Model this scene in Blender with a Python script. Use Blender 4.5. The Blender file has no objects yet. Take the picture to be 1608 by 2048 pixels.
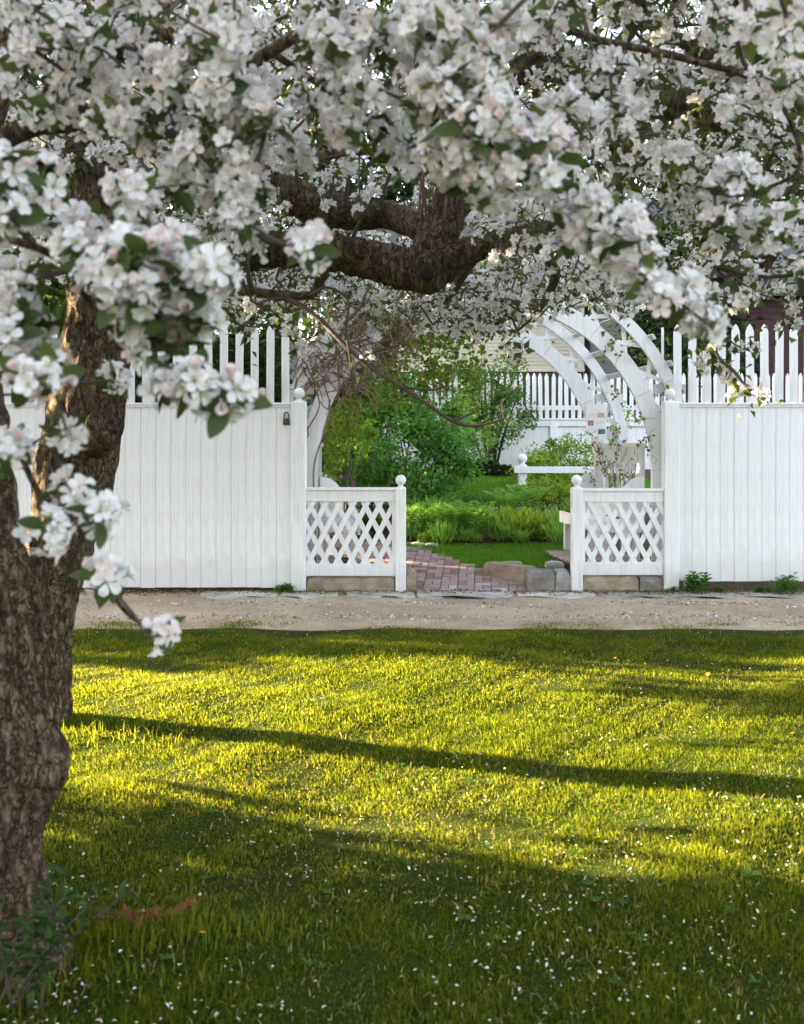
import bpy, math, random
import numpy as np
from mathutils import Vector, Matrix, noise

R = math.radians
random.seed(7)
rng = np.random.default_rng(7)
scene = bpy.context.scene
COL = scene.collection

# ------------------------------------------------------------------ camera, sky, sun, exposure
FPX, HOR, CAMH = 2050.0, 890.0, 1.44            # focal length and horizon in photo pixels, eye height
cam_d = bpy.data.cameras.new("camera")
cam = bpy.data.objects.new("camera", cam_d); COL.objects.link(cam)
cam.location = (0, 0, CAMH); cam.rotation_euler = (R(90), 0, 0)
cam_d.lens = FPX / 2048 * 36; cam_d.sensor_width = 36
cam_d.shift_y = -(1024 - HOR) / 2048
cam_d.clip_start = 0.05; cam_d.clip_end = 2000
cam_d.dof.use_dof = True; cam_d.dof.focus_distance = 8.6; cam_d.dof.aperture_fstop = 4.6
scene.camera = cam

SUN_EL = R(12.0)
SH = Vector((-0.945, 0.327, 0)).normalized()     # towards the sun, on the ground
SUNV = Vector((SH.x * math.cos(SUN_EL), SH.y * math.cos(SUN_EL), math.sin(SUN_EL)))
w = bpy.data.worlds.new("World"); scene.world = w; w.use_nodes = True
nt = w.node_tree; nt.nodes.clear()
out = nt.nodes.new("ShaderNodeOutputWorld"); bg = nt.nodes.new("ShaderNodeBackground")
sky = nt.nodes.new("ShaderNodeTexSky"); sky.sky_type = 'NISHITA'; sky.sun_disc = False
sky.sun_elevation = SUN_EL; sky.sun_rotation = math.atan2(SH.x, SH.y)
sky.air_density = 1.0; sky.dust_density = 2.5; sky.ozone_density = 1.0
hs = nt.nodes.new("ShaderNodeHueSaturation"); hs.inputs['Saturation'].default_value = 0.50; hs.inputs['Hue'].default_value = 0.515
nt.links.new(sky.outputs[0], hs.inputs['Color']); nt.links.new(hs.outputs[0], bg.inputs[0])
bg.inputs[1].default_value = 0.055
nt.links.new(bg.outputs[0], out.inputs[0])
sun_d = bpy.data.lights.new("sun", 'SUN'); sun_d.energy = 3.7; sun_d.angle = R(0.5); sun_d.color = (1.0, 0.80, 0.45)
sun = bpy.data.objects.new("sun", sun_d); COL.objects.link(sun)
sun.rotation_euler = SUNV.to_track_quat('Z', 'Y').to_euler(); sun.location = SUNV * 60
vs = scene.view_settings
scene.display_settings.display_device = 'sRGB'
vs.view_transform = 'Standard'; vs.look = 'None'; vs.gamma = 1.0; vs.exposure = 4.42
scene.render.engine = 'CYCLES'
cy = scene.cycles
cy.max_bounces = 7; cy.diffuse_bounces = 4; cy.glossy_bounces = 2; cy.transmission_bounces = 4
cy.use_denoising = True; cy.sample_clamp_indirect = 4.0
cy.use_adaptive_sampling = True; cy.adaptive_threshold = 0.009

def P(px, py, Y):                                # photo pixel at a known distance -> point
    return Vector(((px - 804) / FPX * Y, Y, CAMH + (HOR - py) / FPX * Y))
def sm(a, b, x):
    t = np.clip((np.asarray(x, float) - a) / (b - a), 0, 1); return t * t * (3 - 2 * t)

# ------------------------------------------------------------------ materials
MATS = {}
def mat(name, build):
    if name not in MATS:
        m = bpy.data.materials.new(name); m.use_nodes = True
        n = m.node_tree.nodes; l = m.node_tree.links
        build(m, n, l, n['Principled BSDF']); MATS[name] = m
    return MATS[name]
def tex(n, l, scale, detail=4, rough=0.6, vec=None, stretch=None):
    t = n.new("ShaderNodeTexNoise"); t.inputs['Scale'].default_value = scale
    t.inputs['Detail'].default_value = detail; t.inputs['Roughness'].default_value = rough
    co = n.new("ShaderNodeTexCoord")
    if stretch:
        mp = n.new("ShaderNodeMapping"); mp.inputs['Scale'].default_value = stretch
        l.new(co.outputs['Object'], mp.inputs[0]); l.new(mp.outputs[0], t.inputs['Vector'])
    else:
        l.new(co.outputs['Object'], t.inputs['Vector'])
    return t
def ramp(n, l, src, stops):
    r = n.new("ShaderNodeValToRGB"); e = r.color_ramp.elements
    while len(e) < len(stops): e.new(0.5)
    for k, (p, c) in enumerate(stops):
        e[k].position = p; e[k].color = (*c, 1) if len(c) == 3 else c
    l.new(src, r.inputs[0]); return r
def bump(n, l, src, b, strength=0.3, dist=0.01):
    bp = n.new("ShaderNodeBump"); bp.inputs['Strength'].default_value = strength; bp.inputs['Distance'].default_value = dist
    l.new(src, bp.inputs['Height']); l.new(bp.outputs[0], b.inputs['Normal']); return bp
def mixc(n, l, fac, a, b, mode='MIX'):
    m = n.new("ShaderNodeMix"); m.data_type = 'RGBA'; m.blend_type = mode
    if isinstance(fac, float): m.inputs[0].default_value = fac
    else: l.new(fac, m.inputs[0])
    for k, s in ((6, a), (7, b)):
        if isinstance(s, tuple): m.inputs[k].default_value = (*s, 1)
        else: l.new(s, m.inputs[k])
    return m.outputs[2]

def white_paint(base=(0.80, 0.80, 0.80), grain=(3, 3, 0.5)):
    def f(m, n, l, b):
        t = tex(n, l, 9, 6, 0.65, stretch=grain)
        t2 = tex(n, l, 60, 4, 0.7, stretch=grain)
        c = ramp(n, l, t.outputs[0], [(0.30, tuple(x * 0.90 for x in base)), (0.55, base)])
        oi = n.new("ShaderNodeObjectInfo")
        mr = n.new("ShaderNodeMapRange"); mr.inputs[3].default_value = 0.965; mr.inputs[4].default_value = 1.0
        l.new(oi.outputs['Random'], mr.inputs[0])
        c1 = mixc(n, l, 1.0, c.outputs[0], mr.outputs[0], 'MULTIPLY')
        chips = ramp(n, l, t2.outputs[0], [(0.24, (0.0, 0.0, 0.0)), (0.28, (1, 1, 1))])
        c2 = mixc(n, l, chips.outputs[0], (0.42, 0.39, 0.35), c1)
        co = n.new("ShaderNodeTexCoord"); sx = n.new("ShaderNodeSeparateXYZ"); l.new(co.outputs['Object'], sx.inputs[0])
        nz = n.new('ShaderNodeTexNoise'); nz.inputs['Scale'].default_value = 5; nz.inputs['Detail'].default_value = 7; gp = n.new('ShaderNodeNewGeometry'); l.new(gp.outputs['Position'], nz.inputs['Vector']); ad = n.new("ShaderNodeMath"); ad.operation = 'MULTIPLY_ADD'; ad.inputs[1].default_value = -0.34
        l.new(nz.outputs[0], ad.inputs[0]); l.new(sx.outputs['Z'], ad.inputs[2])
        sp = ramp(n, l, ad.outputs[0], [(0.0, (0.22, 0.22, 0.22)), (0.14, (0, 0, 0))])
        c3 = mixc(n, l, sp.outputs[0], c2, (0.36, 0.32, 0.26))
        st = tex(n, l, 7, 5, 0.7, stretch=(6, 6, 0.35)); sr = ramp(n, l, st.outputs[0], [(0.36, (0.90, 0.90, 0.885)), (0.50, (1, 1, 1))])
        c4 = mixc(n, l, 1.0, c3, sr.outputs[0], 'MULTIPLY')
        l.new(c4, b.inputs['Base Color']); b.inputs['Roughness'].default_value = 0.55
        bump(n, l, t2.outputs[0], b, 0.25, 0.004)
    return f
M_WHITE = mat("white_paint", white_paint())
M_GREY = mat("greyer_white_paint", white_paint((0.60, 0.60, 0.60)))  # greyer tone of the white paint, for slats and bench parts
def plain(col, rough=0.6, var=0.25, scale=20, bmp=0.2):
    def f(m, n, l, b):
        t = tex(n, l, scale, 5)
        c = ramp(n, l, t.outputs[0], [(0.25, tuple(x * (1 - var) for x in col)), (0.75, tuple(min(1, x * (1 + var)) for x in col))])
        l.new(c.outputs[0], b.inputs['Base Color']); b.inputs['Roughness'].default_value = rough
        if bmp: bump(n, l, t.outputs[0], b, bmp, 0.01)
    return f
def leafy(c0, c1, trans=0.45, rough=0.55, gain=1.0, spec=0.25):
    def f(m, n, l, b):
        a = n.new("ShaderNodeAttribute"); a.attribute_name = "tint"
        c = ramp(n, l, a.outputs['Fac'], [(0.0, c0), (1.0, c1)])
        l.new(c.outputs[0], b.inputs['Base Color']); b.inputs['Roughness'].default_value = rough
        b.inputs['Specular IOR Level'].default_value = spec
        tr = n.new("ShaderNodeBsdfTranslucent")
        g = mixc(n, l, 1.0, c.outputs[0], (1.5 * gain, 1.35 * gain, 0.55 * gain), 'MULTIPLY')
        l.new(g, tr.inputs[0])
        mx = n.new("ShaderNodeMixShader"); mx.inputs[0].default_value = trans
        l.new(b.outputs[0], mx.inputs[1]); l.new(tr.outputs[0], mx.inputs[2])
        l.new(mx.outputs[0], n['Material Output'].inputs[0])
    return f
def petal_f(m, n, l, b):
    a = n.new("ShaderNodeAttribute"); a.attribute_name = "tint"
    c = ramp(n, l, a.outputs['Fac'], [(0.0, (0.83, 0.83, 0.84)), (0.5, (0.83, 0.81, 0.81)), (1.0, (0.80, 0.58, 0.57))])
    l.new(c.outputs[0], b.inputs['Base Color']); b.inputs['Roughness'].default_value = 0.6
    b.inputs['Specular IOR Level'].default_value = 0.15
    tr = n.new("ShaderNodeBsdfTranslucent"); l.new(c.outputs[0], tr.inputs[0])
    mx = n.new("ShaderNodeMixShader"); mx.inputs[0].default_value = 0.30
    l.new(b.outputs[0], mx.inputs[1]); l.new(tr.outputs[0], mx.inputs[2]); l.new(mx.outputs[0], n['Material Output'].inputs[0])
M_PETAL = mat("blossom_petal", petal_f)
M_STAMEN = mat("blossom_stamen", plain((0.62, 0.50, 0.16), 0.7, 0.1, 20, 0))
M_APPLELEAF = mat("apple_leaf", leafy((0.038, 0.062, 0.022), (0.10, 0.14, 0.045), 0.38))
M_PEDICEL = mat("flower_stalk", plain((0.12, 0.15, 0.05), 0.7, 0.2, 20, 0))
M_GRASS = mat("grass_blade", leafy((0.045, 0.084, 0.004), (0.19, 0.208, 0.024), 0.5, 0.7, 1.05, 0.03))
M_GRASS2 = mat("garden_grass", leafy((0.055, 0.17, 0.008), (0.16, 0.34, 0.026), 0.4, 0.6))
def bark_f(dark, light, sc=1.0):
    def f(m, n, l, b):
        t = tex(n, l, 30 * sc, 9, 0.75, stretch=(1.6, 1.6, 0.30))
        v = n.new("ShaderNodeTexVoronoi"); v.feature = 'DISTANCE_TO_EDGE'; v.inputs['Scale'].default_value = 38 * sc
        co = n.new("ShaderNodeTexCoord"); mp = n.new("ShaderNodeMapping"); mp.inputs['Scale'].default_value = (1.6, 1.6, 0.26)
        ad = n.new("ShaderNodeVectorMath"); ad.operation = 'MULTIPLY_ADD'; ad.inputs[1].default_value = (0.10,) * 3
        l.new(t.outputs['Color'], ad.inputs[0]); l.new(co.outputs['Object'], ad.inputs[2])
        l.new(ad.outputs[0], mp.inputs[0]); l.new(mp.outputs[0], v.inputs['Vector'])
        cr = ramp(n, l, v.outputs['Distance'], [(0.0, (0.25, 0.25, 0.25)), (0.12, (1, 1, 1))])
        big = tex(n, l, 3.0 * sc, 4)
        c = ramp(n, l, t.outputs[0], [(0.28, dark), (0.52, tuple((a + q) / 2 for a, q in zip(dark, light))), (0.78, light)])
        c2 = mixc(n, l, cr.outputs[0], tuple(x * 0.6 for x in dark), c.outputs[0])
        bl = ramp(n, l, big.outputs[0], [(0.35, (0.62, 0.62, 0.62)), (0.7, (1.15, 1.12, 1.08))])
        c3 = mixc(n, l, 1.0, c2, bl.outputs[0], 'MULTIPLY')
        v2 = n.new("ShaderNodeTexVoronoi"); v2.feature = 'DISTANCE_TO_EDGE'; v2.inputs['Scale'].default_value = 15 * sc
        mp2 = n.new("ShaderNodeMapping"); mp2.inputs['Scale'].default_value = (1.5, 1.5, 0.30)
        ad2 = n.new("ShaderNodeVectorMath"); ad2.operation = 'MULTIPLY_ADD'; ad2.inputs[1].default_value = (0.16,) * 3
        t3 = tex(n, l, 9 * sc, 5, 0.7); l.new(t3.outputs['Color'], ad2.inputs[0]); l.new(co.outputs['Object'], ad2.inputs[2]); l.new(ad2.outputs[0], mp2.inputs[0]); l.new(mp2.outputs[0], v2.inputs['Vector'])
        fur = ramp(n, l, v2.outputs['Distance'], [(0.0, (0.30, 0.28, 0.26)), (0.10, (1, 1, 1))])
        c4 = mixc(n, l, 1.0, c3, fur.outputs[0], 'MULTIPLY')
        li = tex(n, l, 16 * sc, 6, 0.75); lr = ramp(n, l, li.outputs[0], [(0.62, (0, 0, 0)), (0.72, (0.40, 0.40, 0.40))])
        c5 = mixc(n, l, lr.outputs[0], c4, (0.33, 0.32, 0.27))
        l.new(c5, b.inputs['Base Color']); b.inputs['Roughness'].default_value = 0.9; b.inputs['Specular IOR Level'].default_value = 0.15
        mm = n.new("ShaderNodeMath"); mm.operation = 'MULTIPLY_ADD'; mm.inputs[1].default_value = 0.7
        l.new(cr.outputs[0], mm.inputs[0]); l.new(t.outputs[0], mm.inputs[2])
        m3 = n.new("ShaderNodeMath"); m3.operation = 'MULTIPLY_ADD'; m3.inputs[1].default_value = 1.6
        l.new(fur.outputs[0], m3.inputs[0]); l.new(mm.outputs[0], m3.inputs[2])
        bump(n, l, m3.outputs[0], b, 1.0, 0.014)
    return f
M_BARK = mat("apple_bark", bark_f((0.105, 0.070, 0.045), (0.40, 0.29, 0.195)))
M_TWIG = mat("twig_bark", plain((0.075, 0.056, 0.044), 0.85, 0.35, 60, 0.4))
M_SPROUT = mat("red_sprout", plain((0.16, 0.065, 0.04), 0.6, 0.25, 30, 0))
M_DARKWOOD = mat("near_black_wood", plain((0.012, 0.009, 0.007), 0.95, 0.3, 30))
def stone_f(a, b_, sc=1.0):
    def f(m, n, l, b):
        t = tex(n, l, 90 * sc, 6, 0.75); t2 = tex(n, l, 6 * sc, 5)
        c = ramp(n, l, t.outputs[0], [(0.3, a), (0.7, b_)])
        s = ramp(n, l, t2.outputs[0], [(0.35, (0.62, 0.56, 0.48)), (0.65, (1.1, 1.1, 1.1))])
        oi = n.new("ShaderNodeObjectInfo"); mr = n.new("ShaderNodeMapRange"); mr.inputs[3].default_value = 0.75; mr.inputs[4].default_value = 1.15
        l.new(oi.outputs['Random'], mr.inputs[0])
        c2 = mixc(n, l, 1.0, c.outputs[0], s.outputs[0], 'MULTIPLY'); c3 = mixc(n, l, 1.0, c2, mr.outputs[0], 'MULTIPLY')
        l.new(c3, b.inputs['Base Color']); b.inputs['Roughness'].default_value = 0.9
        bump(n, l, t.outputs[0], b, 0.6, 0.01)
    return f
M_GRANITE = mat("granite", stone_f((0.17, 0.165, 0.16), (0.46, 0.45, 0.43)))
M_TANSTONE = mat("tan_granite", stone_f((0.20, 0.16, 0.12), (0.48, 0.40, 0.31)))
M_SLAB = mat("grey_flagstone", stone_f((0.32, 0.32, 0.31), (0.52, 0.51, 0.48), 0.6))
def brick_f(m, n, l, b):
    oi = n.new("ShaderNodeObjectInfo")
    c = ramp(n, l, oi.outputs['Random'], [(0.0, (0.17, 0.115, 0.10)), (0.30, (0.27, 0.18, 0.155)), (0.62, (0.36, 0.25, 0.215)), (0.80, (0.32, 0.265, 0.24)), (0.93, (0.27, 0.26, 0.26)), (1.0, (0.40, 0.39, 0.38))])
    t = tex(n, l, 40, 6, 0.7); s = ramp(n, l, t.outputs[0], [(0.3, (0.65, 0.62, 0.6)), (0.7, (1.15, 1.15, 1.15))])
    l.new(mixc(n, l, 1.0, c.outputs[0], s.outputs[0], 'MULTIPLY'), b.inputs['Base Color']); b.inputs['Roughness'].default_value = 0.9
    bump(n, l, t.outputs[0], b, 0.5, 0.006)
M_BRICK = mat("old_brick", brick_f)
def soil_f(a, b_, sc=14):
    def f(m, n, l, b):
        t = tex(n, l, sc, 8, 0.75); t2 = tex(n, l, 1.3, 4)
        c = ramp(n, l, t.outputs[0], [(0.3, a), (0.7, b_)])
        s = ramp(n, l, t2.outputs[0], [(0.35, (0.75, 0.73, 0.7)), (0.65, (1.1, 1.1, 1.1))])
        l.new(mixc(n, l, 1.0, c.outputs[0], s.outputs[0], 'MULTIPLY'), b.inputs['Base Color']); b.inputs['Roughness'].default_value = 1.0; b.inputs['Specular IOR Level'].default_value = 0.05
        bump(n, l, t.outputs[0], b, 0.9, 0.03)
    return f
M_SOIL = mat("soil", soil_f((0.045, 0.032, 0.022), (0.14, 0.10, 0.07)))
M_THATCH = mat("lawn_thatch", soil_f((0.014, 0.026, 0.003), (0.062, 0.082, 0.014), 60))
M_GRAVEL = mat("gravel", soil_f((0.31, 0.235, 0.16), (0.63, 0.53, 0.41), 55))
def pebble_f(m, n, l, b):
    a = n.new("ShaderNodeAttribute"); a.attribute_name = "tint"
    c = ramp(n, l, a.outputs['Fac'], [(0, (0.10, 0.075, 0.055)), (0.4, (0.33, 0.28, 0.22)), (0.8, (0.52, 0.47, 0.41)), (1, (0.66, 0.64, 0.60))])
    l.new(c.outputs[0], b.inputs['Base Color']); b.inputs['Roughness'].default_value = 0.9
M_PEBBLE = mat("pebbles", pebble_f)

# ------------------------------------------------------------------ mesh helpers
def mesh_np(name, V, F, mats, mi=None, tint=None, smooth=False):
    """V (n,3); F list of (array m x k) with k 3 or 4"""
    me = bpy.data.meshes.new(name)
    V = np.asarray(V, np.float32).reshape(-1, 3)
    Fs = [np.asarray(f, np.int32) for f in (F if isinstance(F, list) and np.ndim(F[0]) == 2 else [F]) if len(f)]
    me.vertices.add(len(V)); me.vertices.foreach_set("co", V.ravel())
    nl = sum(f.size for f in Fs); npoly = sum(len(f) for f in Fs)
    me.loops.add(nl); me.polygons.add(npoly)
    me.loops.foreach_set("vertex_index", np.concatenate([f.ravel() for f in Fs]))
    tot = np.concatenate([np.full(len(f), f.shape[1], np.int32) for f in Fs])
    st = np.concatenate([[0], np.cumsum(tot)[:-1]]).astype(np.int32)
    me.polygons.foreach_set("loop_start", st)
    try: me.polygons.foreach_set("loop_total", tot)
    except Exception: pass
    for m in (mats if isinstance(mats, (list, tuple)) else [mats]): me.materials.append(m)
    if mi is not None: me.polygons.foreach_set("material_index", np.asarray(mi, np.int32))
    me.polygons.foreach_set("use_smooth", np.full(npoly, bool(smooth)))
    if tint is not None:
        at = me.attributes.new("tint", 'FLOAT', 'POINT'); at.data.foreach_set("value", np.asarray(tint, np.float32))
    me.update(calc_edges=True)
    return me
class MB:
    """collects geometry for ONE mesh"""
    def __init__(s): s.V = []; s.T = []; s.Q = []; s.tm = []; s.qm = []; s.tint = []; s.n = 0
    def put(s, V, T=None, Q=None, m=0, tint=0.5):
        V = np.asarray(V, float).reshape(-1, 3)
        if T is not None and len(T): T = np.asarray(T); s.T.append(T + s.n); s.tm.append(np.full(len(T), m))
        if Q is not None and len(Q): Q = np.asarray(Q); s.Q.append(Q + s.n); s.qm.append(np.full(len(Q), m))
        s.tint.append(np.broadcast_to(np.asarray(tint, float), (len(V),))); s.V.append(V); s.n += len(V); return s
    def box(s, a, b, m=0):
        x0, y0, z0 = a; x1, y1, z1 = b
        V = [(x0,y0,z0),(x1,y0,z0),(x1,y1,z0),(x0,y1,z0),(x0,y0,z1),(x1,y0,z1),(x1,y1,z1),(x0,y1,z1)]
        return s.put(V, None, [(0,3,2,1),(4,5,6,7),(0,1,5,4),(1,2,6,5),(2,3,7,6),(3,0,4,7)], m)
    def bbox(s, a, b, c=0.004, m=0):
        """box with chamfered vertical/horizontal edges: corners cut on all sides"""
        x0, y0, z0 = a; x1, y1, z1 = b
        V = []; 
        for z, i in ((z0, c), (z0 + c, 0), (z1 - c, 0), (z1, c)):
            for (x, y, sx, sy) in ((x0, y0, 1, 1), (x1, y0, -1, 1), (x1, y1, -1, -1), (x0, y1, 1, -1)):
                if sx == sy: V += [(x + sx * i, y + sy * (c + i), z), (x + sx * (c + i), y + sy * i, z)]
                else: V += [(x + sx * (c + i), y + sy * i, z), (x + sx * i, y + sy * (c + i), z)]
        Q = [(k * 8 + j, k * 8 + (j + 1) % 8, (k + 1) * 8 + (j + 1) % 8, (k + 1) * 8 + j) for k in range(3) for j in range(8)]
        T = [(24, 24 + j, 24 + j + 1) for j in range(1, 7)] + [(0, j + 1, j) for j in range(1, 7)]
        return s.put(V, T, Q, m)
    def prism(s, poly, d0, d1, axis='y', m=0):
        """polygon (u,v) extruded: axis y -> (x,z), axis x -> (y,z), axis z -> (x,y)"""
        n = len(poly); V = []
        for d in (d0, d1):
            for u, v in poly: V.append({'y': (u, d, v), 'x': (d, u, v), 'z': (u, v, d)}[axis])
        Q = [(k, (k + 1) % n, n + (k + 1) % n, n + k) for k in range(n)]
        T = [(0, k, k + 1) for k in range(1, n - 1)] + [(n, n + k + 1, n + k) for k in range(1, n - 1)]
        return s.put(V, T, Q, m)
    def lathe(s, prof, c, seg=16, m=0):
        V = []; 
        for r, z in prof:
            for k in range(seg):
                a = 2 * math.pi * k / seg; V.append((c[0] + r * math.cos(a), c[1] + r * math.sin(a), c[2] + z))
        Q = [(i * seg + k, i * seg + (k + 1) % seg, (i + 1) * seg + (k + 1) % seg, (i + 1) * seg + k) for i in range(len(prof) - 1) for k in range(seg)]
        return s.put(V, None, Q, m)
    def tube(s, pts, rad, sides=6, m=0, cap=True):
        V, Q, T = tube_arrays(pts, rad, sides, cap); return s.put(V, T, Q, m)
    def mesh(s, name, mats, smooth=False):
        V = np.concatenate(s.V); F = []; mi = []
        if s.T: F.append(np.concatenate(s.T)); mi.append(np.concatenate(s.tm))
        if s.Q: F.append(np.concatenate(s.Q)); mi.append(np.concatenate(s.qm))
        return mesh_np(name, V, F, mats, np.concatenate(mi), np.concatenate(s.tint), smooth)
def tube_arrays(pts, rad, sides=6, cap=True):
    pts = np.asarray(pts, float); n = len(pts); rad = np.broadcast_to(np.asarray(rad, float), (n,))
    tan = np.gradient(pts, axis=0) if n > 2 else np.repeat((pts[1] - pts[0])[None], n, 0)
    tan /= np.linalg.norm(tan, axis=1, keepdims=True) + 1e-9
    ref = np.array([0, 0, 1.0]) if abs(tan[0][2]) < 0.9 else np.array([1.0, 0, 0])
    u = np.cross(tan[0], ref); u /= np.linalg.norm(u); U = [u]
    for k in range(1, n):
        u = u - tan[k] * u.dot(tan[k]); u = u / (np.linalg.norm(u) + 1e-9); U.append(u)
    U = np.array(U); W = np.cross(tan, U)
    a = np.arange(sides) * 2 * math.pi / sides
    V = pts[:, None] + rad[:, None, None] * (np.cos(a)[None, :, None] * U[:, None] + np.sin(a)[None, :, None] * W[:, None])
    V = V.reshape(-1, 3)
    i = np.arange(n - 1)[:, None] * sides; k = np.arange(sides)[None]; k2 = (k + 1) % sides
    Q = np.stack([i + k, i + k2, i + sides + k2, i + sides + k], -1).reshape(-1, 4)
    T = []
    if cap:
        V = np.concatenate([V, pts[:1], pts[-1:]]); c0, c1 = n * sides, n * sides + 1
        T = [(c0, (j + 1) % sides, j) for j in range(sides)] + [(c1, (n - 1) * sides + j, (n - 1) * sides + (j + 1) % sides) for j in range(sides)]
    return V, Q, T
def smooth_path(pts, rad, per=8):
    pts = np.asarray(pts, float); rad = np.asarray(rad, float); n = len(pts)
    ex = np.concatenate([[2 * pts[0] - pts[1]], pts, [2 * pts[-1] - pts[-2]]]); op = []; orr = []
    for k in range(n - 1):
        p0, p1, p2, p3 = ex[k:k + 4]
        for t in np.arange(per) / per:
            op.append(0.5 * (2 * p1 + (p2 - p0) * t + (2 * p0 - 5 * p1 + 4 * p2 - p3) * t * t + (3 * p1 - p0 - 3 * p2 + p3) * t ** 3))
            orr.append(rad[k] + (rad[k + 1] - rad[k]) * t)
    op.append(pts[-1]); orr.append(rad[-1]); return np.array(op), np.array(orr)

WL = {}
def tag(o, label=None, cat=None, group=None, kind=None):
    if label: o["label"] = label
    if cat: o["category"] = cat
    if group: o["group"] = group
    if kind: o["kind"] = kind
    return o
def empty(name, loc, label=None, cat=None, group=None, kind=None):
    o = bpy.data.objects.new(name, None); COL.objects.link(o); o.location = loc; o.empty_display_size = 0.1
    WL[o.name] = Vector(loc); return tag(o, label, cat, group, kind)
def add(name, me, parent=None, loc=(0, 0, 0), rot=None, scale=None):
    o = bpy.data.objects.new(name, me); COL.objects.link(o)
    base = Vector((0, 0, 0))
    if parent is not None: o.parent = parent; base = WL[parent.name]
    o.location = Vector(loc) - base; WL[o.name] = Vector(loc)
    if rot is not None: o.rotation_euler = rot
    if scale is not None: o.scale = scale
    return o
def part(name, mb, m, parent, smooth=False, loc=(0, 0, 0), rot=None):
    return add(name, mb.mesh(name, m, smooth), parent, loc, rot)

def unit(a): return a / (np.linalg.norm(a, axis=-1, keepdims=True) + 1e-9)
def leaves(mb, pos, d, nrm, L, W, m=0, tint=None, fold=0.25, shape=1):
    """leaf-shaped folded faces; d = direction of the leaf, nrm = rough upper side"""
    pos = np.asarray(pos, float); N = len(pos); d = unit(np.asarray(d, float)); side = unit(np.cross(d, nrm)); up = np.cross(side, d)
    L = np.broadcast_to(np.asarray(L, float), (N,))[:, None]; W = np.broadcast_to(np.asarray(W, float), (N,))[:, None]
    if tint is None: tint = rng.random(N)
    if shape == 1:
        V = np.stack([pos, pos + d * L * 0.42 + side * W * .5 + up * W * fold, pos + d * L - up * L * .10, pos + d * L * 0.42 - side * W * .5 + up * W * fold], 1)
        i = np.arange(N)[:, None] * 4; T = np.concatenate([i + [0, 1, 2], i + [0, 2, 3]]); k = 4
    else:
        V = np.stack([pos, pos + d * L * 0.28 + side * W * .42 + up * W * fold, pos + d * L * .68 + side * W * .42 + up * (W * fold - L * .04),
                      pos + d * L - up * L * .12, pos + d * L * .68 - side * W * .42 + up * (W * fold - L * .04), pos + d * L * 0.28 - side * W * .42 + up * W * fold,
                      pos + d * L * .5 - up * L * .02], 1)
        i = np.arange(N)[:, None] * 7; T = np.concatenate([i + [6, a, b] for a, b in ((0, 1), (1, 2), (2, 3), (3, 4), (4, 5), (5, 0))]); k = 7
    mb.put(V.reshape(-1, 3), T, None, m, np.repeat(np.asarray(tint, float), k)); return mb
def rand_unit(n):
    return unit(rng.normal(size=(n, 3)))

# ------------------------------------------------------------------ ground
def gz(Y):
    Y = np.asarray(Y, float)
    return np.where(Y < 10.1, 0.0, np.where(Y < 12.1, (Y - 10.1) * 0.10, np.where(Y < 21, 0.2 + (Y - 12.1) * 0.085, 0.9565)))
def lawn_z(x, y):
    return 0.030 * np.sin(x * 1.7 + 1.3 * np.sin(y * 1.1)) * np.sin(y * 1.9 + 0.5) + 0.014 * np.sin(x * 4.3 + y * 2.2) * np.cos(y * 5.1 - x) 
def sheet(name, xs, ys, zf, m, label, cat, kind="structure"):
    X, Y = np.meshgrid(xs, ys); Z = zf(X, Y)
    V = np.stack([X, Y, Z], -1).reshape(-1, 3); nx = len(xs); ny = len(ys)
    i = (np.arange(ny - 1)[:, None] * nx + np.arange(nx - 1)[None]).ravel()
    Q = np.stack([i, i + 1, i + nx + 1, i + nx], -1)
    o = add(name, mesh_np(name, V, Q, m, smooth=True)); return tag(o, label, cat, kind=kind)
far = np.concatenate([[-600, -300, -120, -60], np.linspace(-30, 30, 61), [60, 120, 300, 600]])
fy = np.concatenate([[-300, -100, -40], np.linspace(-20, 40, 121), [60, 120, 300, 700]])
sheet("ground", far, fy, lambda X, Y: gz(Y) - 0.08, M_SOIL, "bare brown earth under lawns and garden beds", "ground")
sheet("lawn", np.linspace(-14, 14, 281), np.linspace(-6, 8.25, 143), lambda X, Y: lawn_z(X, Y) * sm(8.3, 7.6, Y) + 0.004, M_THATCH, "front lawn of short grass strewn with white petals", "lawn")
road = sheet("gravel_road", np.linspace(-14, 14, 281), np.linspace(7.93, 9.98, 34),
      lambda X, Y: -0.018 * np.exp(-((Y - 8.62) / .16) ** 2) - 0.010 * np.exp(-((Y - 9.3) / .2) ** 2) + 0.004 * np.sin(X * 3 + Y * 5) + 0.010 - 0.02 * sm(8.02, 7.93, Y), M_GRAVEL, "pale tan gravel lane running along the white fence", "road")
sheet("garden_ground", np.linspace(-12, 12, 49), np.linspace(9.98, 22.5, 60), lambda X, Y: gz(Y) - 0.012 + 0 * X, M_SOIL, "dark soil of the sloping garden behind the fence", "ground")

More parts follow.
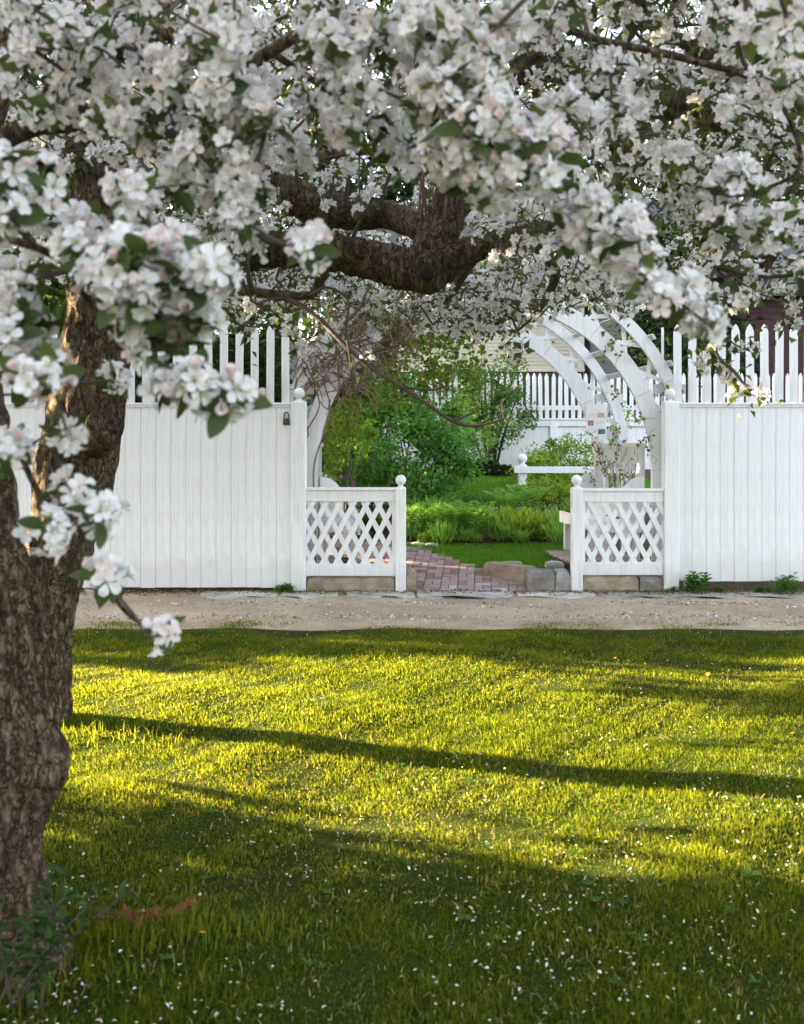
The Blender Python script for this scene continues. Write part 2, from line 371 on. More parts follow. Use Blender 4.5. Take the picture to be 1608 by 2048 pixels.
def patch_noise(x, y, s=1.0):
    return (np.sin(x * 2.1 * s + 1.7 * np.sin(y * 1.3 * s)) + np.sin(y * 2.7 * s + 1.1 * np.sin(x * 1.9 * s + 2)) + 0.6 * np.sin(x * 6.1 * s - y * 5.3 * s)) / 2.6
def blades(pts, z0, L, W, lean=0.5, tint=None, segs=2, bend=None):
    N = len(pts); a = rng.random(N) * 2 * math.pi; s = np.stack([np.cos(a), np.sin(a), 0 * a], -1)
    b = rng.random(N) * 2 * math.pi; t = np.stack([np.cos(b), np.sin(b), 0 * b], -1) * (rng.random(N) ** 1.2 * lean)[:, None]
    p = np.stack([pts[:, 0], pts[:, 1], z0], -1); L = L[:, None]; W = (W if np.ndim(W) else np.full(N, W))[:, None]
    up = np.array([0, 0, 1.0])
    mid = p + (up * 0.55 + t * 0.30) * L; tip = p + (up * (1 - 0.35 * np.linalg.norm(t, axis=1, keepdims=True)) + t) * L
    V = np.stack([p - s * W * .5, p + s * W * .5, mid + s * W * .42, mid - s * W * .42, tip], 1).reshape(-1, 3)
    i = np.arange(N)[:, None] * 5
    if tint is None: tint = rng.random(N)
    return V, i + [3, 2, 4], i + [0, 1, 2, 3], np.repeat(tint, 5)
def in_view(x, y, margin=1.10): return np.abs(x) < (804 / FPX * y * margin + 0.15)
def lawn_blades():
    out = []
    for y0, y1, dens, wd in ((2.0, 3.3, 27000, .0032), (3.3, 5.2, 20000, .0034), (5.2, 8.45, 13000, .0048)):
        xm = 804 / FPX * y1 * 1.1 + .15; n = int(dens * (y1 - y0) * 2 * xm)
        x = rng.uniform(-xm, xm, n); y = rng.uniform(y0, y1, n)
        pn = patch_noise(x, y); keep = in_view(x, y) & (rng.random(n) < np.clip(1.05 + 0.4 * pn + .5 * patch_noise(x * 11 + 4, y * 8), 0.34, 1)) 
        edge = np.clip((8.28 + 0.15 * np.sin(x * 2.3) + 0.10 * np.sin(x * 5.3 + 1) + .08 * np.sin(x * 13) - y) / 0.42, 0, 1); keep &= rng.random(n) < edge ** .8
        near = np.clip((4.0 - y) / 1.2, 0, 1); keep &= rng.random(n) > near * 0.62 * (patch_noise(x * 2.6 + 3, y * 2.2) < -0.42)
        x = x[keep]; y = y[keep]; pn = pn[keep]; n = len(x)
        fn_ = patch_noise(x * 5.3 + 1, y * 4.1 + 2); L = rng.uniform(.011, .033, n) * (1 + .25 * pn + .45 * fn_) * (1 + 0.5 * (rng.random(n) > .95)); L *= np.where(y > 7.6, .7, 1)
        ti = np.clip(0.40 + 0.20 * patch_noise(x * .8 + 5, y * .8) + .12 * fn_ + .15 * patch_noise(x * 11 + 4, y * 8) + rng.normal(0, .27, n), 0, 1)
        out.append((blades(np.stack([x, y], -1), lawn_z(x, y) - .004, L, rng.uniform(.7, 1.2, n) * wd, 1.25, ti)))
    off = 0; Vs, T, Q, ti = [], [], [], []
    for v, t, q, tt in out: Vs.append(v); T.append(t + off); Q.append(q + off); ti.append(tt); off += len(v)
    # a sparse skirt of grass outside the frame
    o = add("lawn_grass", mesh_np("lawn_grass", np.concatenate(Vs), [np.concatenate(T), np.concatenate(Q)], M_GRASS, tint=np.concatenate(ti)))
    tag(o, "short green grass blades covering the front lawn", "grass", kind="stuff")
lawn_blades()

# fallen petals
def fallen():
    n = 6500; y = 2.1 + 6 * rng.random(n) ** 1.5; x = (rng.random(n) * 2 - 1) * (804 / FPX * y * 1.1 + .1)
    keep = rng.random(n) < np.clip(.45 + .8 * patch_noise(x * 1.5 + 9, y * 1.5), .10, 1) * np.where(y > 4.4, .42, 1); x = x[keep]; y = y[keep]; n = len(x)
    # a third of them in little groups
    g = np.where(rng.random(n) < .5)[0]; src = rng.integers(0, max(1, n // 9), len(g)); x[g] = x[src] + rng.normal(0, .07, len(g)); y[g] = y[src] + rng.normal(0, .07, len(g))
    mb = MB(); pos = np.stack([x, y, lawn_z(x, y) + rng.uniform(.022, .045, n)], -1)
    d = rand_unit(n); d[:, 2] *= .35; nr = np.array([0, 0, 1.0]) + rng.normal(0, .3, (n, 3))
    leaves(mb, pos, d, nr, np.where(rng.random(n) < .3, rng.uniform(.011, .016, n), rng.uniform(.005, .011, n)), rng.uniform(.004, .010, n), 0, rng.random(n), .25, 2)
    M_FALLEN = mat("fallen_petal", leafy((0.74, 0.73, 0.71), (0.50, 0.42, 0.34), .2, .7, .7, .05))
    tag(part("fallen_petals", mb, M_FALLEN, None), "white apple petals scattered over the lawn", "petals", kind="stuff")
fallen()

# pebbles of the lane
def pebbles():
    n = 15000; x = rng.uniform(-5, 5, n); y = rng.uniform(8.02, 9.97, n)
    keep = in_view(x, y) & (rng.random(n) < np.clip(.55 + .5 * np.sin(y * 9 + np.sin(x * 2)) , .15, 1)); x = x[keep]; y = y[keep]; n = len(x)
    r = .004 + .012 * rng.random(n) ** 2.5; big = rng.random(n) > .99; r[big] *= 1.8
    O = np.array([(1, 0, 0), (-1, 0, 0), (0, 1, 0), (0, -1, 0), (0, 0, .7), (0, 0, -.7)], float)
    V = O[None] * r[:, None, None] * rng.uniform(.7, 1.3, (n, 6, 1)); a = rng.random(n) * 6.28
    c, s = np.cos(a)[:, None], np.sin(a)[:, None]; V = np.stack([V[..., 0] * c - V[..., 1] * s, V[..., 0] * s + V[..., 1] * c, V[..., 2]], -1)
    V += np.stack([x, y, r * .3], -1)[:, None]
    T = np.array([(0, 2, 4), (2, 1, 4), (1, 3, 4), (3, 0, 4), (2, 0, 5), (1, 2, 5), (3, 1, 5), (0, 3, 5)])
    T = (np.arange(n)[:, None, None] * 6 + T[None]).reshape(-1, 3)
    o = add("loose_gravel", mesh_np("loose_gravel", V.reshape(-1, 3), T, M_PEBBLE, tint=np.repeat(np.clip(rng.normal(.5, .27, n), 0, 1), 6)))
    tag(o, "loose pebbles and grit lying on the gravel lane", "gravel", kind="stuff")
pebbles()

# flagstones set along the far edge of the lane
slabs = [(560, 672), (690, 826), (832, 1030), (1036, 1196), (1204, 1330), (1345, 1480), (1490, 1640), (395, 548)]
for k, (a, b_) in enumerate(slabs):
    x0, x1 = (a - 804) / 212, (b_ - 804) / 212
    n = 7; top = [(x0 + (x1 - x0) * i / n, 9.93 + .03 * math.sin(i * 1.7 + k)) for i in range(n + 1)]
    bot = [(x0 + (x1 - x0) * i / n + .02 * math.sin(i + k), 9.57 + .07 * math.sin(i * 1.3 + k * 2) + (.10 if i in (0, n) else 0)) for i in range(n, -1, -1)]
    part("paving_slab", MB().prism(bot[::-1] + top[::-1], -.05, .019 + .004 * math.sin(k), 'z'), M_SLAB, road)

# ------------------------------------------------------------------ fence helpers
FY = 10.0
def fx(px, Y=FY): return (px - 804) / FPX * Y
def fz(py, Y=FY): return CAMH + (HOR - py) / FPX * Y
def board_mesh(name, wd, h, m):
    g = .0016; pr = [(0, .022), (0, .0045), (g, 0), (wd / 2 - g, 0), (wd / 2, .0016), (wd / 2 + g, 0), (wd - g, 0), (wd, .0045), (wd, .022)]
    return MB().prism(pr, 0, h, 'z').mesh(name, m)
def picket_mesh(name, wd, h, th, m, tip=None):
    tip = tip or wd * .75
    pr = [(-wd / 2, 0), (wd / 2, 0), (wd / 2, h - tip), (wd * .30, h - tip * .42), (0, h), (-wd * .30, h - tip * .42), (-wd / 2, h - tip)]
    return MB().prism(pr, -th / 2, th / 2, 'y').mesh(name, m)
def ball_prof(r):
    pr = [(r * .95, 0), (r * .95, r * .16), (r * .5, r * .3), (r * .42, r * .6)]
    a0 = math.asin(.42); 
    for k in range(10):
        a = -math.pi / 2 + a0 + (math.pi - a0) * k / 9; pr.append((max(r * math.cos(a), 1e-4), r * .6 + r * math.cos(a0) + r * math.sin(a)))
    return pr
def post(parent, x0, x1, y0, y1, z0, z1, ball=0, name="post", m=M_WHITE, cap=True, c=.006):
    mb = MB().bbox((x0, y0, z0), (x1, y1, z1), c)
    p = part(name, mb, m, parent)
    if ball: part("ball_finial", MB().lathe(ball_prof(ball), ((x0 + x1) / 2, (y0 + y1) / 2, z1 - .002), 18), m, p, True)
    return p

def board_fence(name, x0, x1, post_px, wd, zb, label, finial_px, edge_px):
    top = fz(810)
    f = empty(name, ((x0 + x1) / 2, FY, 0), label, "fence")
    n = int(round((x1 - x0) / wd)); w_ = (x1 - x0) / n; bm = board_mesh("board", w_ - .0012, top - zb, M_WHITE)
    for k in range(n): add("board", bm, f, (x0 + k * w_ + random.uniform(-.0008, .0008), FY + random.uniform(0, .0012), zb + random.uniform(-.004, .004)))
    for zr in (zb + .15, top - .2): part("backing_rail", MB().box((x0, FY + .03, zr), (x1, FY + .07, zr + .1)), M_WHITE, f)
    part("cap_rail", MB().bbox((x0, FY - .022, top), (x1, FY + .06, top + .022), .003), M_WHITE, f)
    part("cap_moulding", MB().bbox((x0, FY - .012, top - .022), (x1, FY - .0015, top - .0015), .002), M_WHITE, f)
    return f, top + .022
xl0, xl1 = -5.2, fx(583)
LF, ptop = board_fence("board_fence", xl0, xl1, None, .147, .05, "tall white board fence with pickets, beside the apple trunks and metal latch", None, None)
ph = fz(648) - ptop
pk = picket_mesh("picket", .075, ph, .022, M_WHITE, .075)
k = 0
while fx(571) - k * .1512 > xl0 + .05:
    add("picket", pk, LF, (fx(571) - k * .1512, FY + .012, ptop), (random.uniform(-.006, .006), random.uniform(-.008, .008), 0)); k += 1
post(LF, fx(583), fx(612), FY - .035, FY + .11, 0, fz(803), .056)
add("picket", pk, LF, (fx(599.5, 10.45), 10.45, ptop), (0, 0, R(83)))
RF, ptop = board_fence("board_fence", fx(1357), 4.6, None, .132, fz(1162), "tall white board fence with pickets, beside the red barn and lower weeds", None, None)
k = 0
while fx(1356) + k * .1415 < 4.5:
    add("picket", pk, RF, (fx(1356) + k * .1415, FY + .012, ptop), (random.uniform(-.006, .006), random.uniform(-.008, .008), 0)); k += 1
post(RF, fx(1328), fx(1356.7), FY - .035, FY + .11, 0, fz(804), .056)
add("picket", pk, RF, (fx(1325, 10.3), 10.3, ptop), (0, 0, R(80)))

# latch on the left fence
lx, lz = fx(573), fz(836)
LT = empty("gate_latch", (lx, FY - .02, lz - .06), "small dark metal latch loop screwed to the white fence", "latch")
M_IRON = mat("old_iron", plain((0.09, 0.09, 0.095), 0.45, 0.4, 60)); MATS["old_iron"].node_tree.nodes['Principled BSDF'].inputs['Metallic'].default_value = 0.7
part("plate", MB().bbox((lx - .03, FY - .010, lz - .07), (lx + .03, FY - .0004, lz - .035), .003), M_IRON, LT)
th = np.linspace(-.35, math.pi + .35, 15); pts = [(lx + .021 * math.cos(a), FY - .022, lz + .030 + .025 * math.sin(a)) for a in th]
part("shackle", MB().tube([(lx + .026, FY - .02, lz - .06)] + pts + [(lx - .026, FY - .02, lz - .06)], .0065, 8), M_IRON, LT, True)
part("body", MB().bbox((lx - .018, FY - .036, lz - .045), (lx + .018, FY - .011, lz - .004), .004), M_IRON, LT)

# lattice wings beside the path
def clip(poly, x0, x1, z0, z1):
    for ax, lim, sgn in ((0, x0, 1), (0, x1, -1), (1, z0, 1), (1, z1, -1)):
        o = []
        for i in range(len(poly)):
            p, q = poly[i], poly[(i + 1) % len(poly)]; a, b = sgn * (p[ax] - lim), sgn * (q[ax] - lim)
            if a >= 0: o.append(p)
            if a * b < 0: t = a / (a - b); o.append((p[0] + (q[0] - p[0]) * t, p[1] + (q[1] - p[1]) * t))
        poly = o
        if len(poly) < 3: return None
    return poly
def lattice_wing(pa, pb, low, stile, front, label, y_top, y_r0, y_l1, y_b1, jit):
    x0, x1 = fx(pa), fx(pb)
    W = empty("lattice_screen", ((x0 + x1) / 2, FY, .15), label, "screen")
    part("top_rail", MB().bbox((x0, FY - .002, fz(y_r0)), (x1, FY + .048, fz(y_top + 6)), .003), M_WHITE, W)
    part("cap_rail", MB().bbox((x0, FY - .018, fz(y_top + 6) + .001), (x1, FY + .062, fz(y_top)), .003), M_WHITE, W)
    part("bottom_rail", MB().bbox((x0, FY - .002, fz(y_b1)), (x1, FY + .048, fz(y_l1)), .003), M_WHITE, W)
    a, b_ = fx(stile[0]), fx(stile[1])
    part("stile", MB().bbox((a, FY, fz(y_l1) + .001), (b_, FY + .045, fz(y_r0) - .001), .002), M_WHITE, W)
    lx0, lx1 = (x0, a) if a > (x0 + x1) / 2 else (b_, x1)
    z0, z1 = fz(y_l1) - .0, fz(y_r0) + .0; run = (z1 - z0) / 1.92; hw = .0275; per = .1335
    for dr in (1, -1):
        d = FY + (.006 if dr == front else .018)
        for i in range(-6, 12):
            c = lx0 + i * per + jit; j = random.uniform(-.003, .003)
            lo, hi = (c, c + run) if dr > 0 else (c + run, c)
            pg = clip([(lo - hw, z0), (lo + hw, z0), (hi + hw + j, z1), (hi - hw + j, z1)], lx0 + .0005, lx1 - .0005, z0 + .0005, z1 - .0005)
            if pg: part("slat", MB().prism(pg, d, d + .0115, 'y'), M_WHITE, W)
    a, b_ = low
    post(W, fx(a), fx(b_), FY - .030, FY + .075, 0.0, fz(976), .052)
    return W
lattice_wing(612, 791, (791, 812), (784, 791), 1, "white lattice screen with ball post left of brick path, beside latch fence", 975, 1003, 1128, 1152, .02)
lattice_wing(1165.4, 1327.7, (1143, 1165), (1165.4, 1170), -1, "white lattice screen with ball post in front of the bench with visible leg", 977, 1004, 1125, 1150, .05)

# granite blocks
def stone(name, x0, x1, y0, y1, z0, z1, m, label, group=None, seed=0, parent=None, sub=7):
    r = random.Random(seed); nx, ny, nz = max(2, int((x1 - x0) / .06)), max(2, int((y1 - y0) / .06)), 4
    import itertools
    idx = {}; V = []
    def vid(i, j, k_):
        if (i, j, k_) not in idx:
            u, v, t = i / nx, j / ny, k_ / nz
            p = Vector((x0 + (x1 - x0) * u, y0 + (y1 - y0) * v, z0 + (z1 - z0) * t))
            c = .012
            if i in (0, nx) and k_ == nz: p.x += c if i == 0 else -c; p.z -= c * .7
            if j in (0, ny) and k_ == nz: p.y += c if j == 0 else -c; p.z -= c * .7
            nv = noise.noise_vector(p * 7 + Vector((seed, 0, 0))); p += nv * .007 + noise.noise_vector(p * 25) * .005
            idx[(i, j, k_)] = len(V); V.append(p)
        return idx[(i, j, k_)]
    Q = []
    for i in range(nx):
        for j in range(ny): Q.append((vid(i, j, nz), vid(i + 1, j, nz), vid(i + 1, j + 1, nz), vid(i, j + 1, nz)))
        for k_ in range(nz):
            Q.append((vid(i, 0, k_), vid(i + 1, 0, k_), vid(i + 1, 0, k_ + 1), vid(i, 0, k_ + 1))); Q.append((vid(i + 1, ny, k_), vid(i, ny, k_), vid(i, ny, k_ + 1), vid(i + 1, ny, k_ + 1)))
    for j in range(ny):
        for k_ in range(nz):
            Q.append((vid(0, j + 1, k_), vid(0, j, k_), vid(0, j, k_ + 1), vid(0, j + 1, k_ + 1))); Q.append((vid(nx, j, k_), vid(nx, j + 1, k_), vid(nx, j + 1, k_ + 1), vid(nx, j, k_ + 1)))
    o = add(name, mesh_np(name, np.array(V), np.array(Q), m), parent)
    return tag(o, label, "stone" if label else None, group)
stone("granite_block", fx(614), fx(789), FY + .01, FY + .28, -.05, fz(1154), M_TANSTONE, "long tan granite block under the lattice screen beside latch fence", seed=1)
stone("granite_block", fx(813.5), fx(832), FY + .04, FY + .30, -.05, fz(1141), M_TANSTONE, "narrow granite end stone between ball post and brick path", seed=2)
stone("granite_block", fx(1167), fx(1278), FY + .01, FY + .28, -.05, fz(1152), M_TANSTONE, "long tan granite block under lattice screen beside the weeds", seed=3)
stone("granite_block", fx(1280), fx(1326), FY + .01, FY + .28, -.05, fz(1152), M_GRANITE, "short grey granite block against the tall post under lattice", seed=4)
stone("granite_kerb", fx(1058), fx(1112), FY + .05, FY + .33, -.05, .205, M_GRANITE, "grey granite kerb block in the middle of bench platform edge", seed=5)
stone("granite_kerb", fx(1113.5), fx(1143), FY + .03, FY + .33, -.05, .205, M_GRANITE, "pale speckled granite kerb block touching the low ball post", seed=6)
kb = stone("granite_kerb", -.30, .30, -.09, .09, -.10, .17, M_TANSTONE, "rough brown granite kerb stone slanting along the brick path", seed=7)
kb.location = (fx(1020, 10.55), 10.60, .045); kb.rotation_euler = (0, 0, R(-50))

# ------------------------------------------------------------------ brick path (basket weave) and bench platforms
def path_left(Y): return np.interp(Y, [10.0, 10.5, 11.2, 12.0, 12.6], [.14, .10, -.35, -1.2, -2.0])
def path_right(Y): return np.interp(Y, [10.0, 10.25, 10.9, 11.6, 12.3, 12.7], [1.60, 1.40, .95, .55, .12, -.4])
bp_y = np.linspace(9.96, 12.7, 12); V = []
for y in bp_y: V += [(path_left(y) - .05, y, gz(y) + .002), (path_right(y) + .05, y, gz(y) + .002)]
BP = add("brick_path", mesh_np("brick_path", V, [(2 * i, 2 * i + 1, 2 * i + 3, 2 * i + 2) for i in range(11)], M_SOIL))
tag(BP, "red brick path curving from the gap up into the garden", "path", kind="structure")
bm_ = MB().bbox((-.082, -.0395, -.03), (.082, .0395, .0), .004).mesh("brick", M_BRICK)
slope = math.atan(.10); nb = 0; th = R(-4)
for i in range(-18, 18):
    for j in range(-2, 20):
        for h in (0, 1):
            lx_, ly_ = i * .17 + .02, 10.02 + j * .17
            if (i + j) % 2: dx, dy, rz = 0, (-.0425 if h == 0 else .0425), 0
            else: dx, dy, rz = (-.0425 if h == 0 else .0425), 0, R(90)
            X, Y = lx_ + dx, ly_ + dy; X, Y = X + (Y - 10) * .08 + .6, Y - (X) * .05 + .02
            if not (path_left(Y) - .02 < X < path_right(Y) + .01 and 9.99 < Y < 12.55): continue
            b_ = add("brick", bm_, BP, (X, Y, float(gz(Y)) + .016 + random.uniform(-.004, .004)), (slope if Y < 12.1 else .085, random.uniform(-.02, .02), rz + R(-3) + random.uniform(-.03, .03)))
            if rz: b_.rotation_euler = (Matrix.Rotation(slope, 3, 'X') @ Matrix.Rotation(rz + random.uniform(-.03, .03) - R(3), 3, 'Z')).to_euler()
            nb += 1

# arbor frame: u across, v along, centred on the opening
AC, AY, AS = .825, 10.20, -.097
def A(u, v, z): return (AC + u + AS * v, AY + v, z)
def abox(mb, u0, u1, v0, v1, z0, z1):
    V = [A(u, v, z) for z in (z0, z1) for (u, v) in ((u0, v0), (u1, v0), (u1, v1), (u0, v1))]
    return mb.put(V, None, [(0,3,2,1),(4,5,6,7),(0,1,5,4),(1,2,6,5),(2,3,7,6),(3,0,4,7)])
# raised brick floors under the benches
for s, nm in ((1, "raised brick floor under the bench with visible leg"), (-1, "raised brick floor under the bench beside the latch fence")):
    u0, u1 = (1.0, 1.95) if s > 0 else (-1.95, -1.28)
    pf = part("bench_platform", abox(MB(), u0, u1, .10, 2.3, -.05, .185), M_SOIL, None); tag(pf, nm, "platform", kind="structure")
    for i in range(int((u1 - u0) / .17)):
        for j in range(12):
            q = A(u0 + .1 + i * .17, .20 + j * .17, 0); 
            for h in (-.0425, .0425): add("brick", bm_, pf, (q[0], q[1] + h, .203 + random.uniform(-.003, .003)), (0, 0, random.uniform(-.03, .03)))

# ------------------------------------------------------------------ arbor
CZ = 1.19
AB = empty("garden_arbor", A(0, 1.0, 0), "white round-arched garden arbor spanning the brick path, vine on one side", "arbor")
def ring_seg(r0, r1, a0, a1, v0, v1, n=10):
    V = []
    for k in range(n + 1):
        a = a0 + (a1 - a0) * k / n
        for r, v in ((r0, v0), (r1, v0), (r1, v1), (r0, v1)): V.append(A(r * math.cos(a), v, CZ + r * math.sin(a)))
    Q = [(k * 4 + j, k * 4 + (j + 1) % 4, k * 4 + 4 + (j + 1) % 4, k * 4 + 4 + j) for k in range(n) for j in range(4)] + [(3, 2, 1, 0), (n * 4, n * 4 + 1, n * 4 + 2, n * 4 + 3)]
    return MB().put(V, None, Q)
for v0 in (0.0, 2.0):
    for r0, r1, dv in ((1.66, 1.835, 0), (1.985, 2.10, .006)):
        ns = 7
        for k in range(ns):
            a0, a1 = math.pi * k / ns + .001, math.pi * (k + 1) / ns - .001
            part("arch_board", ring_seg(r0, r1, a0, a1, v0 + dv, v0 + dv + .04), M_WHITE, AB)
        for s in (-1, 1):
            u0, u1 = sorted((s * (r0 + .004), s * (r1 - .03 if r0 < 1.7 else r1)))
            part("arch_leg", abox(MB(), u0, u1, v0 + dv + .001, v0 + dv + .041, .0 if r0 > 1.7 or v0 == 0 else .17, CZ - .002), M_WHITE, AB)
    # crossed slats between the two rings
    for k in range(15):
        a = math.pi * (k + .5) / 15
        for sg in (-1, 1):
            da = .080 * sg; ps = [(1.79, a - da), (2.03, a + da)]
            p0, p1 = [np.array((r * math.cos(q), r * math.sin(q))) for r, q in ps]; d = p1 - p0; nn = np.array((-d[1], d[0])) / np.linalg.norm(d) * .020
            pg = [p0 + nn, p1 + nn, p1 - nn, p0 - nn]; vv = v0 + .047 + (.012 if sg > 0 else 0)
            V = [A(x, vv + e, CZ + z) for e in (0, .011) for x, z in pg]
            part("lattice_slat", MB().put(V, None, [(0, 1, 2, 3), (7, 6, 5, 4), (0, 4, 5, 1), (1, 5, 6, 2), (2, 6, 7, 3), (3, 7, 4, 0)]), M_WHITE, AB)
    for s in (-1, 1):
        for zz in (1.56, 2.0):
            u0, u1 = sorted((s * 1.70, s * 2.02))
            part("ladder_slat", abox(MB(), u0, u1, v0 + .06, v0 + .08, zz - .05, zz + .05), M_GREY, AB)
# slats running over the top between the two arches
for k in range(21):
    a = math.pi * (k + .5) / 21; r = 2.115
    if a < .42: continue
    V = []; t = np.array((-math.sin(a), math.cos(a))) * .03; c = np.array((math.cos(a), math.sin(a)))
    for v in (-.06, 2.1):
        for rr, sg in ((r, -1), (r, 1), (r + .02, 1), (r + .02, -1)): q = c * rr + t * sg; V.append(A(q[0], v, CZ + q[1]))
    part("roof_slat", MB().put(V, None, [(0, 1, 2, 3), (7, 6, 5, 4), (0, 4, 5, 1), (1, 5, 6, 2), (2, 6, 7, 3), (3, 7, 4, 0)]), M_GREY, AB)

# benches inside the arbor
def bench(s, label):
    B = empty("garden_bench", A(s * 1.42, 1.05, .2), label, "bench")
    def bx(u0, u1, v0, v1, z0, z1): u0, u1 = sorted((s * u0, s * u1)); return abox(MB(), u0, u1, v0, v1, z0, z1)
    part("seat", bx(1.26, 1.62, .16, 1.93, .555, .635), M_WHITE, B)
    part("seat_lip", bx(1.23, 1.258, .15, 1.95, .53, .66), M_WHITE, B)
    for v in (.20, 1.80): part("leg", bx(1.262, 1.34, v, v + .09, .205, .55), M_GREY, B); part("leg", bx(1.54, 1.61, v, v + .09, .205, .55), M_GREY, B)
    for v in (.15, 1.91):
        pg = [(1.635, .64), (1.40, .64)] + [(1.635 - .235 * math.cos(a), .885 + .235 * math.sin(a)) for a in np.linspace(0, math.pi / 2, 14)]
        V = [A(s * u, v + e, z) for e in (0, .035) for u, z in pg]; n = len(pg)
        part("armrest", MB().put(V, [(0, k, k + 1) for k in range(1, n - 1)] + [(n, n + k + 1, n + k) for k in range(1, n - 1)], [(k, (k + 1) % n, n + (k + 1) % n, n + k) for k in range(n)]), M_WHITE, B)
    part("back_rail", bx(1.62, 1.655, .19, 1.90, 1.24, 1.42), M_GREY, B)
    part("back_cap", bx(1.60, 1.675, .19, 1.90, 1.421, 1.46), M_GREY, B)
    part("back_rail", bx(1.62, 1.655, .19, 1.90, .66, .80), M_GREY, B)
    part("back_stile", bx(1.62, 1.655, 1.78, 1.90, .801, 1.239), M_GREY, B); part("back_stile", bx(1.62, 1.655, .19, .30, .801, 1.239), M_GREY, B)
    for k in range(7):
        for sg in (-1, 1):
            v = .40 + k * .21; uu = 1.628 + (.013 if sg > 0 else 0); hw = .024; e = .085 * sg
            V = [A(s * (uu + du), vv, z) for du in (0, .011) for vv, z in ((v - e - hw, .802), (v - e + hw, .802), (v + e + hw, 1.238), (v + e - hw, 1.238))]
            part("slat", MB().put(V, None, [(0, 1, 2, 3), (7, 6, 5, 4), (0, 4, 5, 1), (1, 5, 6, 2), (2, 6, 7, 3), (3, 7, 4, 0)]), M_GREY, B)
    return B
bench(1, "white arbor bench with lattice back, behind lattice screen near the info sheet")
bench(-1, "white arbor bench mostly hidden behind lattice screen beside latch fence")

# information sheet on the rear arch leg
SY = 12.10
SX0, SX1, SZ0, SZ1 = fx(1172, SY), fx(1212, SY), fz(876, SY), fz(807, SY)
SG = empty("information_sign", ((SX0 + SX1) / 2, SY, SZ0), "white laminated information sheet with small pictures hung on the arbor", "sign")
M_PAPER = mat("laminated_paper", plain((0.80, 0.80, 0.79), 0.25, 0.02, 5, 0)); M_INK = mat("grey_print", plain((0.5, 0.5, 0.5), 0.5, 0.1, 40, 0)); M_LOGO = mat("dark_print", plain((0.05, 0.05, 0.07), 0.5, 0.2, 40, 0))
part("panel", MB().bbox((SX0, SY, SZ0), (SX1, SY + .008, SZ1), .002), M_PAPER, SG)
def srect(name, x0, x1, z0, z1, m): 
    W_, H_ = SX1 - SX0, SZ1 - SZ0
    part(name, MB().box((SX0 + x0 * W_, SY - .0012, SZ1 - z1 * H_), (SX0 + x1 * W_, SY + .001, SZ1 - z0 * H_)), m, SG)
def pic(a, b_, c):
    def f(m, n, l, b):
        t = tex(n, l, 45, 5, 0.7); r = ramp(n, l, t.outputs[0], [(0.3, a), (0.5, b_), (0.68, c)]); l.new(r.outputs[0], b.inputs['Base Color']); b.inputs['Roughness'].default_value = .3
    return f
srect("picture", .57, .94, .265, .40, mat("picture_tan", pic((0.30, 0.14, 0.05), (0.55, 0.38, 0.20), (0.62, 0.65, 0.62))))
srect("picture", .09, .38, .485, .64, mat("picture_brown", pic((0.13, 0.05, 0.03), (0.36, 0.19, 0.12), (0.60, 0.50, 0.42))))
srect("picture", .60, .96, .735, .885, mat("picture_dark", pic((0.01, 0.015, 0.02), (0.05, 0.11, 0.12), (0.30, 0.52, 0.62))))
srect("logo", .08, .24, .862, .885, M_LOGO)
for (x0, x1, z) in [(.22, .78, .185)] + [(.08, .50, .28 + i * .028) for i in range(5)] + [(.08, .94, .435), (.44, .93, .52), (.44, .93, .548), (.44, .90, .576), (.08, .93, .70), (.08, .5, .75), (.08, .5, .778), (.08, .28, .91)]:
    srect("text_line", x0, x1, z, z + .009, M_INK)
part("hook", MB().tube([(fx(1191, SY), SY + .03, SZ1 + .10), (fx(1191, SY), SY - .006, SZ1 + .02), (fx(1191, SY), SY - .012, SZ1 - .012)], .005, 6), M_IRON, SG)
# ------------------------------------------------------------------ garden: rail fence, back fence, buildings
GR = empty("rail_fence", (1.9, 16, gz(16)), "low white rail with a ball-topped post among the garden shrubs", "fence")
gx = fx(1045, 16)
post(GR, gx - .065, gx + .065, 15.94, 16.06, float(gz(16)) - .05, fz(934, 16) + .02, .075, c=.008)
part("rail", MB().bbox((fx(1027, 16), 15.90, fz(946, 16)), (3.6, 15.938, fz(933, 16)), .004), M_WHITE, GR)
post(GR, fx(1173, 16), fx(1184, 16), 15.94, 16.04, float(gz(16)) - .05, fz(946, 16), 0, c=.006)

BY = 21.0
BF = empty("picket_fence", (3, BY, gz(BY)), "long white picket fence along the back of the garden before the houses", "fence")
bx0, bx1 = -1.2, 9.6; zt = fz(840, BY); zg = float(gz(BY)) - .02
bmesh_ = board_mesh("board", .148, zt - zg, M_WHITE); n = int((bx1 - bx0) / .15)
for k in range(n): add("board", bmesh_, BF, (bx0 + k * .15, BY + random.uniform(0, .004), zg))
for q in (fx(1107, BY), fx(850, BY), fx(1364, BY), fx(1600, BY)):
    part("fence_post", MB().bbox((q - .075, BY - .055, zg), (q + .075, BY - .002, zt + .0), .006), M_WHITE, BF)
part("top_rail", MB().bbox((bx0, BY - .045, zt - .13), (bx1, BY - .003, zt - .002), .004), M_WHITE, BF)
part("cap_rail", MB().bbox((bx0, BY - .07, zt), (bx1, BY + .05, zt + .035), .004), M_WHITE, BF)
bpk = picket_mesh("picket", .078, fz(746, BY) - zt - .04, .02, M_WHITE, .09)
k = 0
while bx0 + .05 + k * .133 < bx1:
    add("picket", bpk, BF, (bx0 + .05 + k * .133, BY + .0, zt + .04), (0, random.uniform(-.012, .012), 0)); k += 1
part("picket_rail", MB().bbox((bx0, BY + .012, fz(820, BY)), (bx1, BY + .045, fz(811, BY)), .003), M_WHITE, BF)

